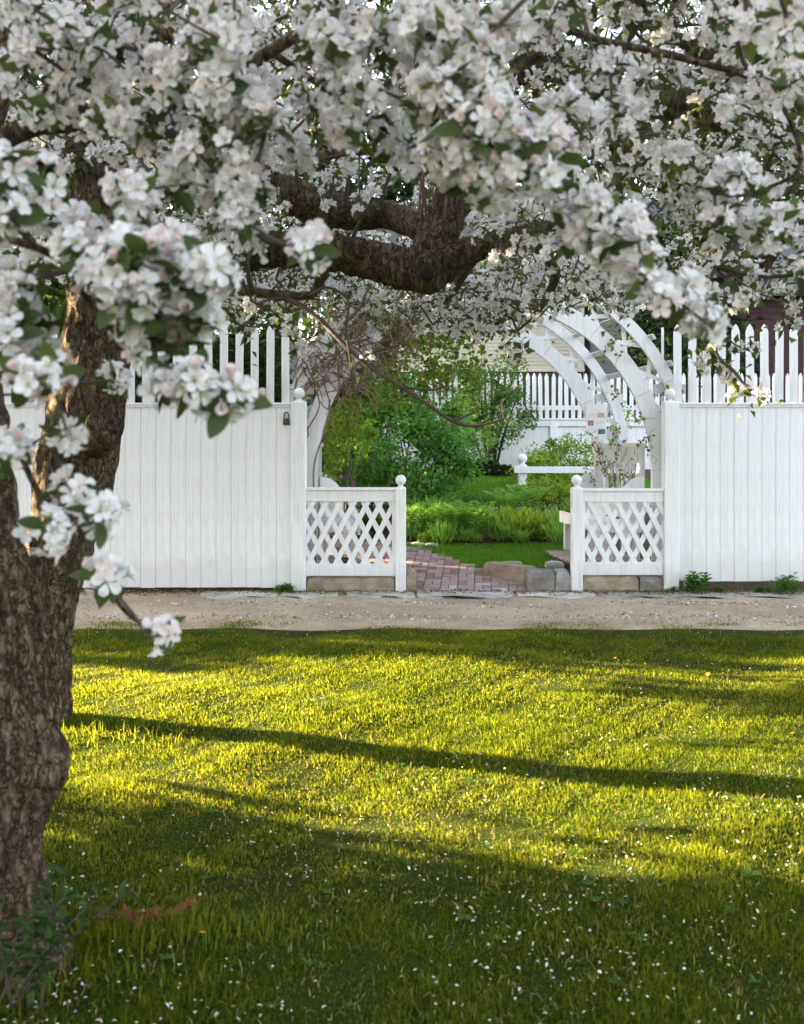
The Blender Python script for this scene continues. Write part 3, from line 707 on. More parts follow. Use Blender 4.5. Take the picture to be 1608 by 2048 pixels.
def siding(x0, x1, y, z0, z1, step, lap=.018):
    mb = MB(); n = int((z1 - z0) / step); V = []; Q = []
    for k in range(n):
        a, b_ = z0 + k * step, z0 + (k + 1) * step; i = len(V)
        V += [(x0, y - lap, a), (x1, y - lap, a), (x1, y, b_), (x0, y, b_), (x0, y, a), (x1, y, a)]
        Q += [(i, i + 1, i + 2, i + 3), (i + 4, i + 5, i + 1, i)]
    return mb.put(V, None, Q)
M_BEIGE = mat("beige_clapboard", plain((0.50, 0.47, 0.37), .7, .08, 3, 0)); M_TRIM = mat("cream_trim", plain((0.62, 0.59, 0.49), .6, .05, 3, 0))
M_GREYC = mat("grey_clapboard", plain((0.22, 0.215, 0.20), .7, .1, 3, 0)); M_RED = mat("barn_red", plain((0.045, 0.014, 0.016), .75, .25, 6, .1))
M_GREEN = mat("dark_green_paint", plain((0.010, 0.026, 0.028), .5, .2, 9, .1)); M_ROOF = mat("roof_shingle", plain((0.09, 0.085, 0.08), .9, .3, 12, .3))
M_GLASS = mat("window_glass", lambda m, n, l, b: (setattr(b.inputs['Base Color'], 'default_value', (.02, .025, .03, 1)), setattr(b.inputs['Roughness'], 'default_value', .06)))
M_FOUND = mat("brown_foundation", plain((0.055, 0.045, 0.04), .9, .2, 6))
def window(parent, x0, x1, z0, z1, y, m):
    wf = part("window", MB().box((x0, y - .05, z0), (x1, y + .02, z0 + .1)).box((x0, y - .05, z1 - .1), (x1, y + .02, z1)).box((x0, y - .05, z0 + .1), (x0 + .1, y + .02, z1 - .1)).box((x1 - .1, y - .05, z0 + .1), (x1, y + .02, z1 - .1)).box((x0 + .1, y - .03, (z0 + z1) / 2 - .03), (x1 - .1, y + .01, (z0 + z1) / 2 + .03)), m, parent)
    part("pane", MB().box((x0 + .1, y - .022, z0 + .1), (x1 - .1, y - .018, z1 - .1)), M_GLASS, wf); return wf
def house(name, label, x0, x1, y, depth, zb, z1, step, m, mt, wins, roof=True, cat="house"):
    H = empty(name, ((x0 + x1) / 2, y + depth / 2, .9), label, cat)
    part("wall", MB().box((x0, y + .01, .6), (x1, y + depth, z1)), m, H)
    s_ = part("siding", siding(x0, x1, y - .01, zb, z1, step), m, H)
    part("foundation", MB().box((x0 + .02, y - .012, .6), (x1 - .02, y + .009, zb - .085)), M_FOUND, H)
    part("water_table", MB().box((x0 - .01, y - .06, zb - .08), (x1 + .01, y - .002, zb - .004)), mt, H)
    for q in (x0, x1 - .16): part("corner_board", MB().box((q, y - .045, zb), (q + .16, y - .03, z1)), mt, H)
    for wv in wins: window(H, *wv, y - .01, mt)
    if roof:
        r = part("roof", MB().prism([(y - .4, z1 - .1), (y + depth / 2, z1 + depth * .42), (y + depth + .4, z1 - .1), (y + depth + .4, z1 + .05), (y + depth / 2, z1 + depth * .42 + .18), (y - .4, z1 + .05)], x0 - .3, x1 + .3, 'x'), M_ROOF, H)
        part("gable", MB().prism([(y + .02, z1), (y + depth / 2, z1 + depth * .41), (y + depth - .02, z1)], x0 + .02, x1 - .02, 'x'), m, H)
    return H
HY = 26.0
house("clapboard_house", "beige clapboard house with cream trim behind the back picket fence", fx(740, HY), fx(1168, HY), HY, 6, fz(737, HY), 5.6, .092, M_BEIGE, M_TRIM, [(fx(880, HY), fx(945, HY), 4.0, 5.3)])
HY = 27.0
house("clapboard_house", "grey clapboard house between the beige house and red barn", fx(1180, HY), fx(1452, HY), HY, 6, 1.25, 5.9, .10, M_GREYC, M_GREYC, [(fx(1240, HY), fx(1300, HY), 2.4, 4.2)])
HY = 25.5
RB = house("red_barn", "dark red wooden barn behind the pickets and grey house", fx(1456, HY), fx(1990, HY), HY, 7, 1.2, 5.2, .16, M_RED, M_RED, [], True, "barn")

# dark green shed at the left of the garden
SHY = 15.4
SD = empty("garden_shed", (-2.8, SHY + 1, gz(SHY)), "dark green weatherboard shed behind the arbor shrub", "shed")
sx0, sx1 = -6.2, fx(735, SHY)
part("wall", MB().box((sx0, SHY + .03, .3), (sx1, SHY + 3, 2.35)), M_GREEN, SD)
lap = MB().put([(sx0, SHY - .02, 0), (sx1, SHY - .02, 0), (sx1, SHY + .022, .158), (sx0, SHY + .022, .158), (sx0, SHY + .022, 0), (sx1, SHY + .022, 0)], None, [(0, 1, 2, 3), (4, 5, 1, 0)]).mesh("weatherboard", M_GREEN)
for k in range(13): add("weatherboard", lap, SD, (0, random.uniform(-.006, .006), .45 + k * .145), (0, random.uniform(-.002, .002), 0))
part("corner_board", MB().box((sx1 - .02, SHY - .04, .35), (sx1 + .09, SHY + .03, 2.34)), M_GREEN, SD)
part("roof", MB().prism([(SHY - .35, 2.30), (SHY + 1.5, 3.0), (SHY + 3.3, 2.30), (SHY + 3.3, 2.38), (SHY + 1.5, 3.09), (SHY - .35, 2.38)], sx0 - .2, sx1 + .25, 'x'), M_ROOF, SD)

# ------------------------------------------------------------------ plants
def leafmat(name, a, b_, tr=.4, **k): return mat(name, leafy(a, b_, tr, **k))
LM = dict(
    bush=leafmat("shrub_leaf", (0.05, 0.16, 0.03), (0.19, 0.42, 0.10)),
    lime=leafmat("lime_leaf", (0.11, 0.22, 0.016), (0.32, 0.44, 0.06)),
    lilac=leafmat("lilac_leaf", (0.03, 0.09, 0.015), (0.12, 0.24, 0.045)),
    dark=leafmat("dark_leaf", (0.008, 0.022, 0.008), (0.03, 0.065, 0.02), .25),
    hedge=leafmat("evergreen_leaf", (0.012, 0.035, 0.008), (0.055, 0.11, 0.022), .25),
    fern=leafmat("fern_leaf", (0.10, 0.23, 0.025), (0.27, 0.48, 0.10)),
    iris=leafmat("iris_leaf", (0.025, 0.08, 0.035), (0.08, 0.20, 0.07), .3),
    vine=leafmat("vine_leaf", (0.05, 0.12, 0.012), (0.20, 0.27, 0.03), .5),
    weed=leafmat("weed_leaf", (0.03, 0.09, 0.012), (0.10, 0.21, 0.03), .4),
    purple=leafmat("lilac_bloom", (0.22, 0.09, 0.22), (0.36, 0.22, 0.40), .3, gain=.8),
    blue=leafmat("blue_bloom", (0.25, 0.40, 0.62), (0.45, 0.60, 0.75), .2, gain=.8),
    brownv=leafmat("budding_vine_leaf", (0.11, 0.10, 0.02), (0.22, 0.20, 0.05), .4),
    outer=leafmat("outer_tree_leaf", (0.02, 0.05, 0.01), (0.06, 0.12, 0.025), .3))
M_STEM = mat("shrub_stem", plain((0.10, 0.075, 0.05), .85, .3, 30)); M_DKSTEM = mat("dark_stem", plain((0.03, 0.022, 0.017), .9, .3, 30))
def foliage(mb, centre, rad, n, L, W, clumps=40, spread=.22, m=0, shell=.5, shape=1, droop=0.0, upbias=.5, clumpout=None):
    """leaves in many clumps through an ellipsoid"""
    c = np.array(centre); rad = np.array(rad, float)
    cd = rand_unit(clumps); cr = (shell + (1 - shell) * rng.random(clumps))[:, None] ; cc = cd * cr
    k = rng.integers(0, clumps, n); sc = spread * rng.uniform(.6, 1.4, clumps)
    p = cc[k] + rand_unit(n) * (rng.random(n) ** .45 * sc[k])[:, None]
    pos = c + p * rad; d = unit(p + rand_unit(n) * .9 + np.array([0, 0, -droop])); nr = unit(p * .6 + np.array([0, 0, upbias]) + rand_unit(n) * .5)
    ti = np.clip(.5 + rng.normal(0, .16, n) + rng.normal(0, .22, clumps)[k], 0, 1)
    leaves(mb, pos, d, nr, L * rng.uniform(.6, 1.25, n), W * rng.uniform(.6, 1.25, n), m, ti, .2, shape)
    return c + cc * rad
def shrub(name, label, cat, x, y, h, rad, n, L, W, m, stems=14, clumps=45, spread=.24, shell=.45, zc=None, group=None, stem_m=None, flowers=None, shape=1, upbias=.5):
    z0 = float(gz(y)); zc = zc if zc is not None else z0 + h * .55
    o = empty(name, (x, y, z0), label, cat, group)
    mb = MB(); tips = foliage(mb, (x, y, zc), rad, n, L, W, clumps, spread, 0, shell, shape, upbias=upbias)
    part("foliage", mb, m, o)
    sb = MB()
    for t in tips[:stems]:
        b0 = np.array((x + random.gauss(0, rad[0] * .12), y + random.gauss(0, rad[1] * .12), z0 - .03)); mid = (b0 + t) / 2 + np.array((random.gauss(0, .05), random.gauss(0, .05), h * .06))
        ps, rs = smooth_path([b0, mid, t], [.014 * h / 2 + .006, .008 * h / 2 + .004, .003], 4); sb.tube(ps, rs, 5)
    if stems: part("stem", sb, stem_m or M_STEM, o)
    if flowers:
        fm, cnt, s_ = flowers; fb = MB()
        for t in tips[:cnt]:
            t = np.array(t) + np.array((0, -.12, .06)); nn = 60; q = rng.normal(0, 1, (nn, 3)) * np.array((.03, .03, .07)) * s_
            leaves(fb, t + q, rand_unit(nn), rand_unit(nn), .022 * s_, .018 * s_, 0)
        part("flower_head", fb, fm, o)["kind"] = "stuff"
    return o
bx_, by_ = P(805, 0, 14.2).x, 14.2
shrub("leafy_shrub", "large dense green shrub behind the left lattice screen and path", "shrub", bx_, by_, 2.0, (1.04, .85, .90), 17000, .068, .040, LM['bush'], 22, 75, .225, .5, zc=1.42)
shrub("lilac_tree", "small lilac tree with thin dark trunks against back white fence", "tree", P(985, 0, 20.0).x, 20.0, 2.7, (.95, .8, .98), 5200, .075, .05, LM['lilac'], 0, 42, .26, .35, zc=2.32, flowers=(LM['purple'], 12, 1.0))
lil = bpy.data.objects["lilac_tree"]; sb = MB()
for (px0, px1, py1, r_) in ((982, 982, 800, .045), (986, 1008, 830, .035), (980, 962, 790, .03), (990, 1030, 800, .025), (978, 930, 800, .022), (984, 995, 760, .03)):
    a, b_ = P(px0, 948, 20.0), P(px1, py1, 20.0); b_.y += random.uniform(-.3, .3)
    mid = (a + b_) / 2 + Vector((random.uniform(-.06, .06), 0, .0)); ps, rs = smooth_path([tuple(a), tuple(mid), tuple(b_)], [r_ * 1.2, r_, r_ * .4], 5); sb.tube(ps, rs, 7)
part("trunk", sb, M_DKSTEM, lil)
shrub("currant_bush", "yellow-green bushes growing behind the low white rail", "bush", P(1110, 0, 17.6).x, 17.6, 1.0, (.78, .5, .42), 3600, .06, .042, LM['lime'], 14, 40, .28, .4, zc=1.12)
shrub("currant_bush", "yellow-green bush growing through the front of the low rail", "bush", P(1105, 0, 15.2).x, 15.2, .8, (.50, .4, .26), 1700, .055, .04, LM['lime'], 12, 34, .30, .3, zc=.68)
shrub("ivy_mound", "dark ivy mound at the foot of the lilac tree", "shrub", P(975, 0, 19.6).x, 19.5, .35, (.85, .4, .20), 2200, .08, .06, LM['dark'], 4, 30, .3, .3, zc=.93)
shrub("leafy_shrub", "small green shrub beside the arbor leg and back fence", "shrub", P(1225, 0, 18.5).x, 18.5, 1.6, (.35, .35, .75), 900, .07, .045, LM['bush'], 10, 22, .3, .3, zc=1.6)
shrub("leafy_shrub", "light green climber mass behind the vine-covered arbor side", "shrub", P(685, 0, 13.0).x, 13.0, 1.6, (.36, .3, .5), 1100, .07, .05, LM['lime'], 8, 26, .3, .3, zc=1.62)
0 and shrub("leafy_shrub", "loose pale green bush reaching over the back picket fence", "shrub", P(885, 0, 18.6).x, 18.6, 2.2, (.75, .5, .55), 2200, .07, .045, LM['lime'], 10, 34, .28, .3, zc=2.25)
# hedge behind the left fence
def hedge():
    o = empty("evergreen_hedge", (-8, 11.6, 0), "tall dark evergreen hedge behind the left fence pickets", "hedge")
    mb = MB()
    for (x0, x1, n) in ((-3.2, -1.25, 9500), (-17, -3.2, 9000)):
        big = 1.0 if x1 > -3 else 2.6
        x = rng.uniform(x0, x1, n); f = rng.random(n); h = 3.0 + .25 * np.sin(x * 1.9) + .15 * np.sin(x * 5)
        h = np.where(x > -3.2, 3.1 + .3 * np.sin(x * 3), 2.95 + .15 * np.sin(x * 1.9))
        z = rng.random(n) ** .8 * h; y = 11.75 - .55 * np.sqrt(np.clip(1 - (z / h) ** 3, 0, 1)) * rng.uniform(.65, 1.1, n) + .12 * np.sin(x * 5 + z * 4)
        pos = np.stack([x, y, z + .1], -1); d = unit(np.stack([rng.normal(0, .6, n), -np.ones(n) * .5, rng.normal(0.2, .6, n)], -1))
        leaves(mb, pos, d, unit(np.array([0, -.6, .8]) + rng.normal(0, .4, (n, 3))), .085 * big, .045 * big, 0, np.clip(.5 + .25 * np.sin(x * 4 + z * 6) + rng.normal(0, .2, n), 0, 1))
    part("foliage", mb, LM['hedge'], o)
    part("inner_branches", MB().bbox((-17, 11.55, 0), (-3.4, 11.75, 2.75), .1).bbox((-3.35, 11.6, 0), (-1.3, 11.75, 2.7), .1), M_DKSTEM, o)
hedge()

# ferns and perennials in the beds
def fern_mesh(seed, n=9, L=.42, m=None):
    r = np.random.default_rng(seed); mb = MB()
    for k in range(n):
        a = k * 6.283 / n + r.uniform(-.3, .3); ln = L * r.uniform(.7, 1.15); lean = r.uniform(.2, .6)
        t = np.linspace(0, 1, 15); out_ = np.array((math.cos(a), math.sin(a), 0)); up = np.array((0, 0, 1.0))
        pts = out_[None] * (t * ln * lean + t ** 2 * ln * .25)[:, None] + up[None] * (ln * (1.25 * t - .50 * t ** 2.4))[:, None]
        tn = unit(np.gradient(pts, axis=0)); sd = np.cross(tn, up); sd = unit(sd)
        for s_ in (-1, 1):
            wl = ln * .26 * np.sin(np.pi * (t * .92 + .06)) ** .8
            leaves(mb, pts[1:], (sd * s_ + tn * .45)[1:], np.broadcast_to(np.cross(sd, tn), pts.shape)[1:], wl[1:], ln * .050, 0, np.clip(r.normal(.5, .25, 14), 0, 1), .1)
        mb.tube(pts, .003, 3, 0, False)
    return mb.mesh("fronds", m)
def perennial_mesh(seed, h=.38, st=14, m=None, L=.11, W=.024):
    r = np.random.default_rng(seed); mb = MB()
    for k in range(st):
        a = r.uniform(0, 6.28); b = np.array((r.normal(0, .08), r.normal(0, .08), 0)); hh = h * r.uniform(.6, 1.1); tip = b + np.array((math.cos(a) * hh * .35, math.sin(a) * hh * .35, hh))
        mb.tube([b, (b + tip) / 2 + np.array((0, 0, .03)), tip], [.004, .003, .002], 4, 0, False)
        n = 16; t = np.linspace(.15, 1, n)[:, None]; p = b + (tip - b) * t; an = np.arange(n) * 2.4
        d = np.stack([np.cos(an), np.sin(an), np.full(n, .55)], -1); leaves(mb, p, d, np.tile([0, 0, 1.0], (n, 1)), L * r.uniform(.7, 1.1, n), W, 0, np.clip(r.normal(.5, .2, n), 0, 1), .2, 2)
    return mb.mesh("foliage", m)
fm = [fern_mesh(s, 11, .52, LM['fern']) for s in (1, 2, 3)]
pm = [perennial_mesh(s, .42, 13, LM['fern'], .13, .032) for s in (4, 5)] + [perennial_mesh(6, .28, 16, LM['weed'], .09, .03)]
def clump_mesh(seed, n=150, r0=.17, L=.17, W=.034, m=None, spread=.55):
    r = np.random.default_rng(seed); mb = MB(); a = r.uniform(0, 6.28, n); q = np.sqrt(r.random(n)) * r0
    o_ = np.stack([np.cos(a), np.sin(a), 0 * a], -1); lay = r.random(n)
    p = o_ * q[:, None] + np.stack([0 * a, 0 * a, lay * .20], -1); d = o_ * (spread * (.4 + q / r0) * r.uniform(.6, 1.3, n))[:, None] + [0, 0, 1.0] + r.normal(0, .18, (n, 3))
    nr = o_ + np.array([0, -.35, .75]) + r.normal(0, .35, (n, 3)); leaves(mb, p, d, nr, L * r.uniform(.6, 1.15, n), W * r.uniform(.7, 1.2, n), 0, np.clip(.35 + .4 * lay + r.normal(0, .2, n), 0, 1), .15, 2)
    return mb.mesh("foliage", m)
cm = [clump_mesh(41, 150, .18, .18, .036, LM['fern']), clump_mesh(42, 190, .20, .13, .045, LM['lime']), clump_mesh(43, 130, .16, .22, .026, LM['fern'], .4)]
def plant(name, me, px, Y, label, cat, group=None, s=1.0, X=None):
    X = P(px, 0, Y).x if X is None else X
    o = empty(name, (X, Y, float(gz(Y))), label, cat, group)
    q = add("foliage", me, o, (X, Y, float(gz(Y)))); q.rotation_euler = (0, 0, random.uniform(0, 6.28)); q.scale = (s, s, s * random.uniform(.9, 1.1)); return o
for k in range(7):
    plant("perennial_plant", cm[k % 3], 836 + k * 20 + random.uniform(-8, 8), 13.15 + random.uniform(-.25, .5), "leafy green perennial standing between the ferns of the bed", "plant", "perennials between the ferns", random.uniform(.9, 1.3))
for k in range(8):
    px = 830 + (k % 5) * 30 + (16 if k > 4 else 0) + random.uniform(-6, 6); Y = 12.80 + .85 * (k // 5) + random.uniform(-.1, .15)
    plant("fern", fm[k % 3], px, Y, "bright green fern in the bed left of the garden lawn strip", "fern", "ferns in the garden bed", random.uniform(.75, 1.1))
for k in range(9):
    px = 1020 + (k % 5) * 25 + random.uniform(-6, 6); Y = 12.78 + .75 * (k // 5) + random.uniform(-.1, .15)
    plant("perennial_plant", cm[(1, 1, 0, 1, 2)[k % 5]], px, Y, "leafy bright green perennial in bed beside the arbor bench", "plant", "perennials in the garden bed", random.uniform(.8, 1.15))
for k in range(9):
    plant("border_plant", cm[k % 3], (822, 850, 885, 930, 950, 1008, 1040, 1075, 1118)[k], 12.50 + random.uniform(-.08, .30), "low green plant along the front edge of the garden bed", "plant", "low plants along the bed edge", (.7, .45, .8, .5, .4, .75, .5, .6, .8)[k])
for k in range(6):
    plant("border_plant", pm[2], 660 + k * 24, 13.2 + random.uniform(-.2, .4), "green plant glimpsed through the lattice beside latch fence", "plant", "plants seen through the lattice", random.uniform(.7, 1.0))
for k in range(4):
    plant("fern", fm[k % 3], 1010 + k * 18, 14.3 + .2 * k, "tall fern below the low white rail post", "fern", "ferns below the rail", 1.0)
# broad pale leaves at the foot of the rail post
# irises
def iris_clump(px, Y, n, h, label, wd=.016):
    X = P(px, 0, Y).x; z = float(gz(Y)); o = empty("iris_clump", (X, Y, z), label, "plant")
    pts = np.stack([X + rng.normal(0, .16, n), Y + rng.normal(0, .10, n)], -1); v, t, q, ti = blades(pts, np.full(n, z - .01), h * rng.uniform(.6, 1.1, n), wd, .28)
    add("leaf_blades", mesh_np("leaf_blades", v, [t, q], LM['iris'], tint=ti), o)["kind"] = "stuff"
iris_clump(952, 14.6, 130, .36, "clump of dark green sword-shaped iris leaves beside the shrub")
iris_clump(915, 14.9, 60, .36, "smaller clump of iris leaves at the shrub's shaded foot")
# tulips
for px, py in ((667, 966), (683, 955), (707, 968)):
    Y = 13.6; X = P(px, 0, Y).x; z = fz(py, Y); zb = float(gz(Y)); o = empty("tulip", (X, Y, zb), "purple tulip in front of the dark green shed", "flower", "purple tulips by the shed")
    part("stem", MB().tube([(X, Y, zb - .02), (X + .02, Y, (z + zb) / 2), (X, Y, z - .02)], .006, 5), LM['weed'], o)
    part("bloom", MB().lathe([(.004, -.035), (.024, -.02), (.028, 0), (.022, .025), (.012, .038)], (X, Y, z), 8), mat("tulip_petal", plain((0.34, 0.07, 0.25), .5, .2, 20, 0)), o, True)
# blue flowers as small spots in the beds
fb = MB(); n = 420; qx = rng.uniform(815, 1120, n); qy = rng.uniform(12.5, 14.6, n); X = (qx - 804) / FPX * qy
leaves(fb, np.stack([X, qy, gz(qy) + rng.uniform(.12, .26, n)], -1), rand_unit(n), unit(np.array([0, -.5, 1]) + rng.normal(0, .3, (n, 3))), .018, .018, 0)
n = 500; qx = rng.uniform(655, 790, n); qy = rng.uniform(13.4, 14.4, n); X = (qx - 804) / FPX * qy
leaves(fb, np.stack([X, qy, gz(qy) + rng.uniform(.30, .42, n)], -1), rand_unit(n), unit(np.array([0, -.5, 1]) + rng.normal(0, .3, (n, 3))), .02, .02, 0)
tag(part("blue_flowers", fb, LM['blue'], None), "tiny pale blue flowers sprinkled through the garden beds", "flowers", kind="stuff")

# garden lawns
def garden_lawn(name, label, fn, n, x0, x1, y0, y1, L0, L1, wd):
    x = rng.uniform(x0, x1, n); y = rng.uniform(y0, y1, n); k = fn(x, y); x = x[k]; y = y[k]
    v, t, q, ti = blades(np.stack([x, y], -1), gz(y) - .012, rng.uniform(L0, L1, len(x)), wd, .6)
    tag(add(name, mesh_np(name, v, [t, q], M_GRASS2, tint=ti)), label, "grass", kind="stuff")
garden_lawn("garden_lawn", "narrow bright grass strip between brick path and garden bed",
            lambda x, y: (x > path_right(y) - .05 + .04 * np.sin(x * 23)) & (x < 2.0) & (y > 10.95) & (y < 12.45 + .05 * np.sin(x * 5)), 26000, -.3, 2.0, 10.8, 12.55, .03, .06, .006)
garden_lawn("garden_lawn", "bright open grass at the back of the garden below the lilac", lambda x, y: x > -2, 36000, .2, 4.5, 15.9, 19.9, .06, .10, .011)
# edging stones
for k, (pa, pb, Y) in enumerate(((822, 850, 12.35), (851, 876, 12.28))):
    stone("edging_stone", fx(pa, Y), fx(pb, Y), Y, Y + .10, float(gz(Y)) - .04, float(gz(Y)) + .05, M_SLAB, ("pale edging stone at the bed's front nearer the white ball post", "pale edging stone at the bed's front nearer the grass strip")[k], "edging stones of the bed", seed=20 + k)
for k, (pa, pb) in enumerate(((1002, 1046), (1092, 1128))):
    stone("edging_stone", fx(pa, 10.95), fx(pb, 10.95), 10.90, 11.05, .03, .12 + .08, M_SLAB, ("pale flat stone in the grass just behind the brown slanting kerb stone", "pale flat stone in the grass next to the bench leg")[k], "edging stones of the bench platform", seed=30 + k)
# small stone shelf in the garden
stone("edging_stone", fx(975, 15.1), fx(1010, 15.1), 15.0, 15.3, .35, float(gz(15.1)) + .06, M_SLAB, "flat pale stone beside the iris leaves in the garden", seed=33)

# weeds along the fence foot
wm = [perennial_mesh(s, .17, 9, LM['weed'], .08, .03) for s in (11, 12)]
for k, (px, s_) in enumerate(((1384, 1.15), (1578, 1.0), (1520, .5), (575, .6), (566, .45), (1440, .4), (1345, .4))):
    plant("weed", wm[k % 2], px, 9.93 if px != 1384 else 9.9, ["tall leafy weed against the white boards beside the tall post", "leafy weed against white boards before the red barn side", "small weed at the foot of the right white fence", "bright green weed at the foot of the post by the latch", "small weed next to the post under the latch", "small weed in the dirt under the right boards", "weed sprouting at the foot of the tall post"][k], "weed", None, s_)
n = 5200; x = rng.uniform(-4.5, 4.6, n); y = 9.98 - np.abs(rng.normal(0, .14, n)); kp = (rng.random(n) < np.clip(.15 + .9 * np.sin(x * 2.7 + 1) * np.sin(x * 1.1), .03, 1)) & ~((x > .1) & (x < 1.55)); x = x[kp]; y = y[kp]
v, t, q, ti = blades(np.stack([x, y], -1), 0 * x, rng.uniform(.02, .06, len(x)), .006, .9)
tag(add("verge_grass", mesh_np("verge_grass", v, [t, q], M_GRASS2, tint=ti)), "sparse grass tufts along the foot of the fence", "grass", kind="stuff")
n = 2600; x = rng.uniform(-4.5, 4.6, n); y = 9.99 - np.abs(rng.normal(0, .12, n)); mb = MB()
leaves(mb, np.stack([x, y, np.full(n, .012) + rng.random(n) * .015], -1), rand_unit(n) * [1, 1, .2], np.tile([0, 0, 1.0], (n, 1)) + rng.normal(0, .3, (n, 3)), .035, .02, 0)
tag(part("leaf_litter", mb, mat("dead_leaf", leafy((0.08, 0.045, 0.025), (0.26, 0.18, 0.11), .1, gain=.6)), None), "dry brown leaf litter along the fence foot", "leaves", kind="stuff")

# vines on the arbor
def vine(name, label, left):
    o = empty(name, A(-1.75 if left else 1.85, .2, 0), label, "vine")
    sb = MB(); lb = MB(); r = random.Random(3 if left else 4)
    if left:
        for k in range(380):                              # brown tangle over the left half of the arch
            a = math.pi * r.uniform(.64, .84) if k % 4 else math.pi * r.uniform(.45, .70); rr = r.uniform(1.55, 2.2); v = r.choice((-.10, -.06, -.03, .06, .3, .8))
            p = np.array(A(rr * math.cos(a), v, CZ + rr * math.sin(a))); pts = [p]; d = np.array((r.gauss(.3, .7), r.gauss(-.05, .25), r.gauss(-.15, .7)))
            for j in range(6):
                d = d * .75 + np.array((r.gauss(0, .45), r.gauss(0, .2), r.gauss(-.18, .4))); p = p + unit(d) * .085; p[1] = max(p[1], 10.09); pts.append(p)
            sb.tube(pts, np.linspace(.0085, .003, 7) * r.uniform(.5, 1.3), 4, 0, False)
            if k % 4 == 0:
                q = np.array(pts[2:]); m_ = len(q) * 2; q = np.repeat(q, 2, 0) + rng.normal(0, .035, (m_, 3)); leaves(lb, q, rand_unit(m_) - [0, .2, .5], rng.normal(0, .4, (m_, 3)) + [0, -.6, .6], .06, .05, 0, None, .2, 2)
        for k in range(9):                                # main climbing stems
            u = -1.68 - r.uniform(0, .3); pts = [A(u, r.uniform(-.04, .1), 0.0)]
            for z in np.linspace(.4, 2.4, 8): pts.append(A(u + r.gauss(0, .07) + max(0, z - 1.2) ** 2 * .22, -.05 + r.uniform(-.02, .03), z))
            ps, rs = smooth_path(pts, np.linspace(.012, .006, len(pts)), 4); 
            if k > 4: sb.tube(ps, rs, 5)
        for k in range(44):                               # leafy strands hanging under the arch
            px = r.uniform(690, 960); y0 = r.uniform(640, 760); Y = r.uniform(10.3, 11.9); p = np.array(P(px, y0, Y)); pts = [p]; ln = r.randint(3, 9)
            d = np.array((r.gauss(0, .5), 0, -.6))
            for j in range(ln): d = d * .7 + np.array((r.gauss(0, .4), r.gauss(0, .15), r.gauss(-.25, .3))); p = p + unit(d) * .06; pts.append(p)
            sb.tube(pts, .0022, 4, 0, False); q = np.repeat(np.array(pts), 4, 0); q = q + rng.normal(0, .03, q.shape); m_ = len(q)
            leaves(lb, q, rand_unit(m_) - [0, .2, .6], rng.normal(0, .4, (m_, 3)) + [0, -.6, .6], .052, .042, 0, None, .2, 2)
        for (x0, x1, y0, y1, n_) in ((655, 720, 780, 900, 260), (720, 830, 770, 815, 110), (645, 675, 880, 960, 120), (860, 960, 700, 760, 70), (640, 900, 600, 690, 650), (600, 640, 740, 800, 40)):
            px = rng.uniform(x0, x1, n_); py = rng.uniform(y0, y1, n_); Y = rng.uniform(10.45, 12.0, n_); q = np.stack([(px - 804) / FPX * Y, Y, CAMH + (HOR - py) / FPX * Y], -1)
            leaves(lb, q, rand_unit(n_) - [0, .2, .5], rng.normal(0, .4, (n_, 3)) + [0, -.6, .6], .062, .05, 0, None, .2, 2)
    else:
        for k in range(16):
            a = r.uniform(.02, .95); rr = r.uniform(1.7, 2.02); p = np.array(A(rr * math.cos(a), -.03, CZ + rr * math.sin(a) - (.35 if k % 3 == 0 else 0))); pts = [p]; d = np.array((r.gauss(0, .6), 0, r.gauss(.1, .6)))
            for j in range(6): d = d * .7 + np.array((r.gauss(0, .5), r.gauss(0, .05), r.gauss(-.05, .4))); p = p + unit(d) * .05; p[1] = min(p[1], 10.19); pts.append(p)
            sb.tube(pts, .0018, 4, 0, False); q = np.array(pts[3:]) + rng.normal(0, .015, (4, 3)); q = np.repeat(q, 3, 0) + rng.normal(0, .018, (12, 3)); leaves(lb, q, rand_unit(12), rng.normal(0, .4, (12, 3)) + [0, -1, .5], .038, .03, 0, None, .2, 2)
        for k in range(60):
            v = r.uniform(.2, 1.8); p = np.array(A(1.60, v, r.uniform(1.0, 1.62) + (.0 if v > .6 else -.15))); pts = [p]; d = np.array((0, r.gauss(0, .6), r.gauss(0, .4)))
            for j in range(5): d = d * .7 + np.array((r.gauss(-.05, .1), r.gauss(0, .5), r.gauss(-.1, .4))); p = p + unit(d) * .05; pts.append(p)
            sb.tube(pts, .0022, 3, 0, False)
            if k % 2: q = np.repeat(np.array(pts[2:]), 2, 0); m_ = len(q); leaves(lb, q + rng.normal(0, .02, q.shape), rand_unit(m_), rng.normal(0, .5, (m_, 3)) + [-.5, -.5, .5], .036, .028, 0)
    q_ = part("tangled_stems", sb, mat("vine_stem" if left else "vine_stem_thin", plain((0.19, 0.12, 0.085) if left else (0.12, 0.075, 0.05), .85, .35, 30, 0)), o); q_['kind'] = 'stuff'
    part("leaves", lb, LM['vine'] if left else LM['brownv'], o)
vine("climbing_vine", "tangled brown vine with young leaves over the arbor's latch side", True)
vine("climbing_vine", "sparse budding vine on the arbor side with the information sheet", False)
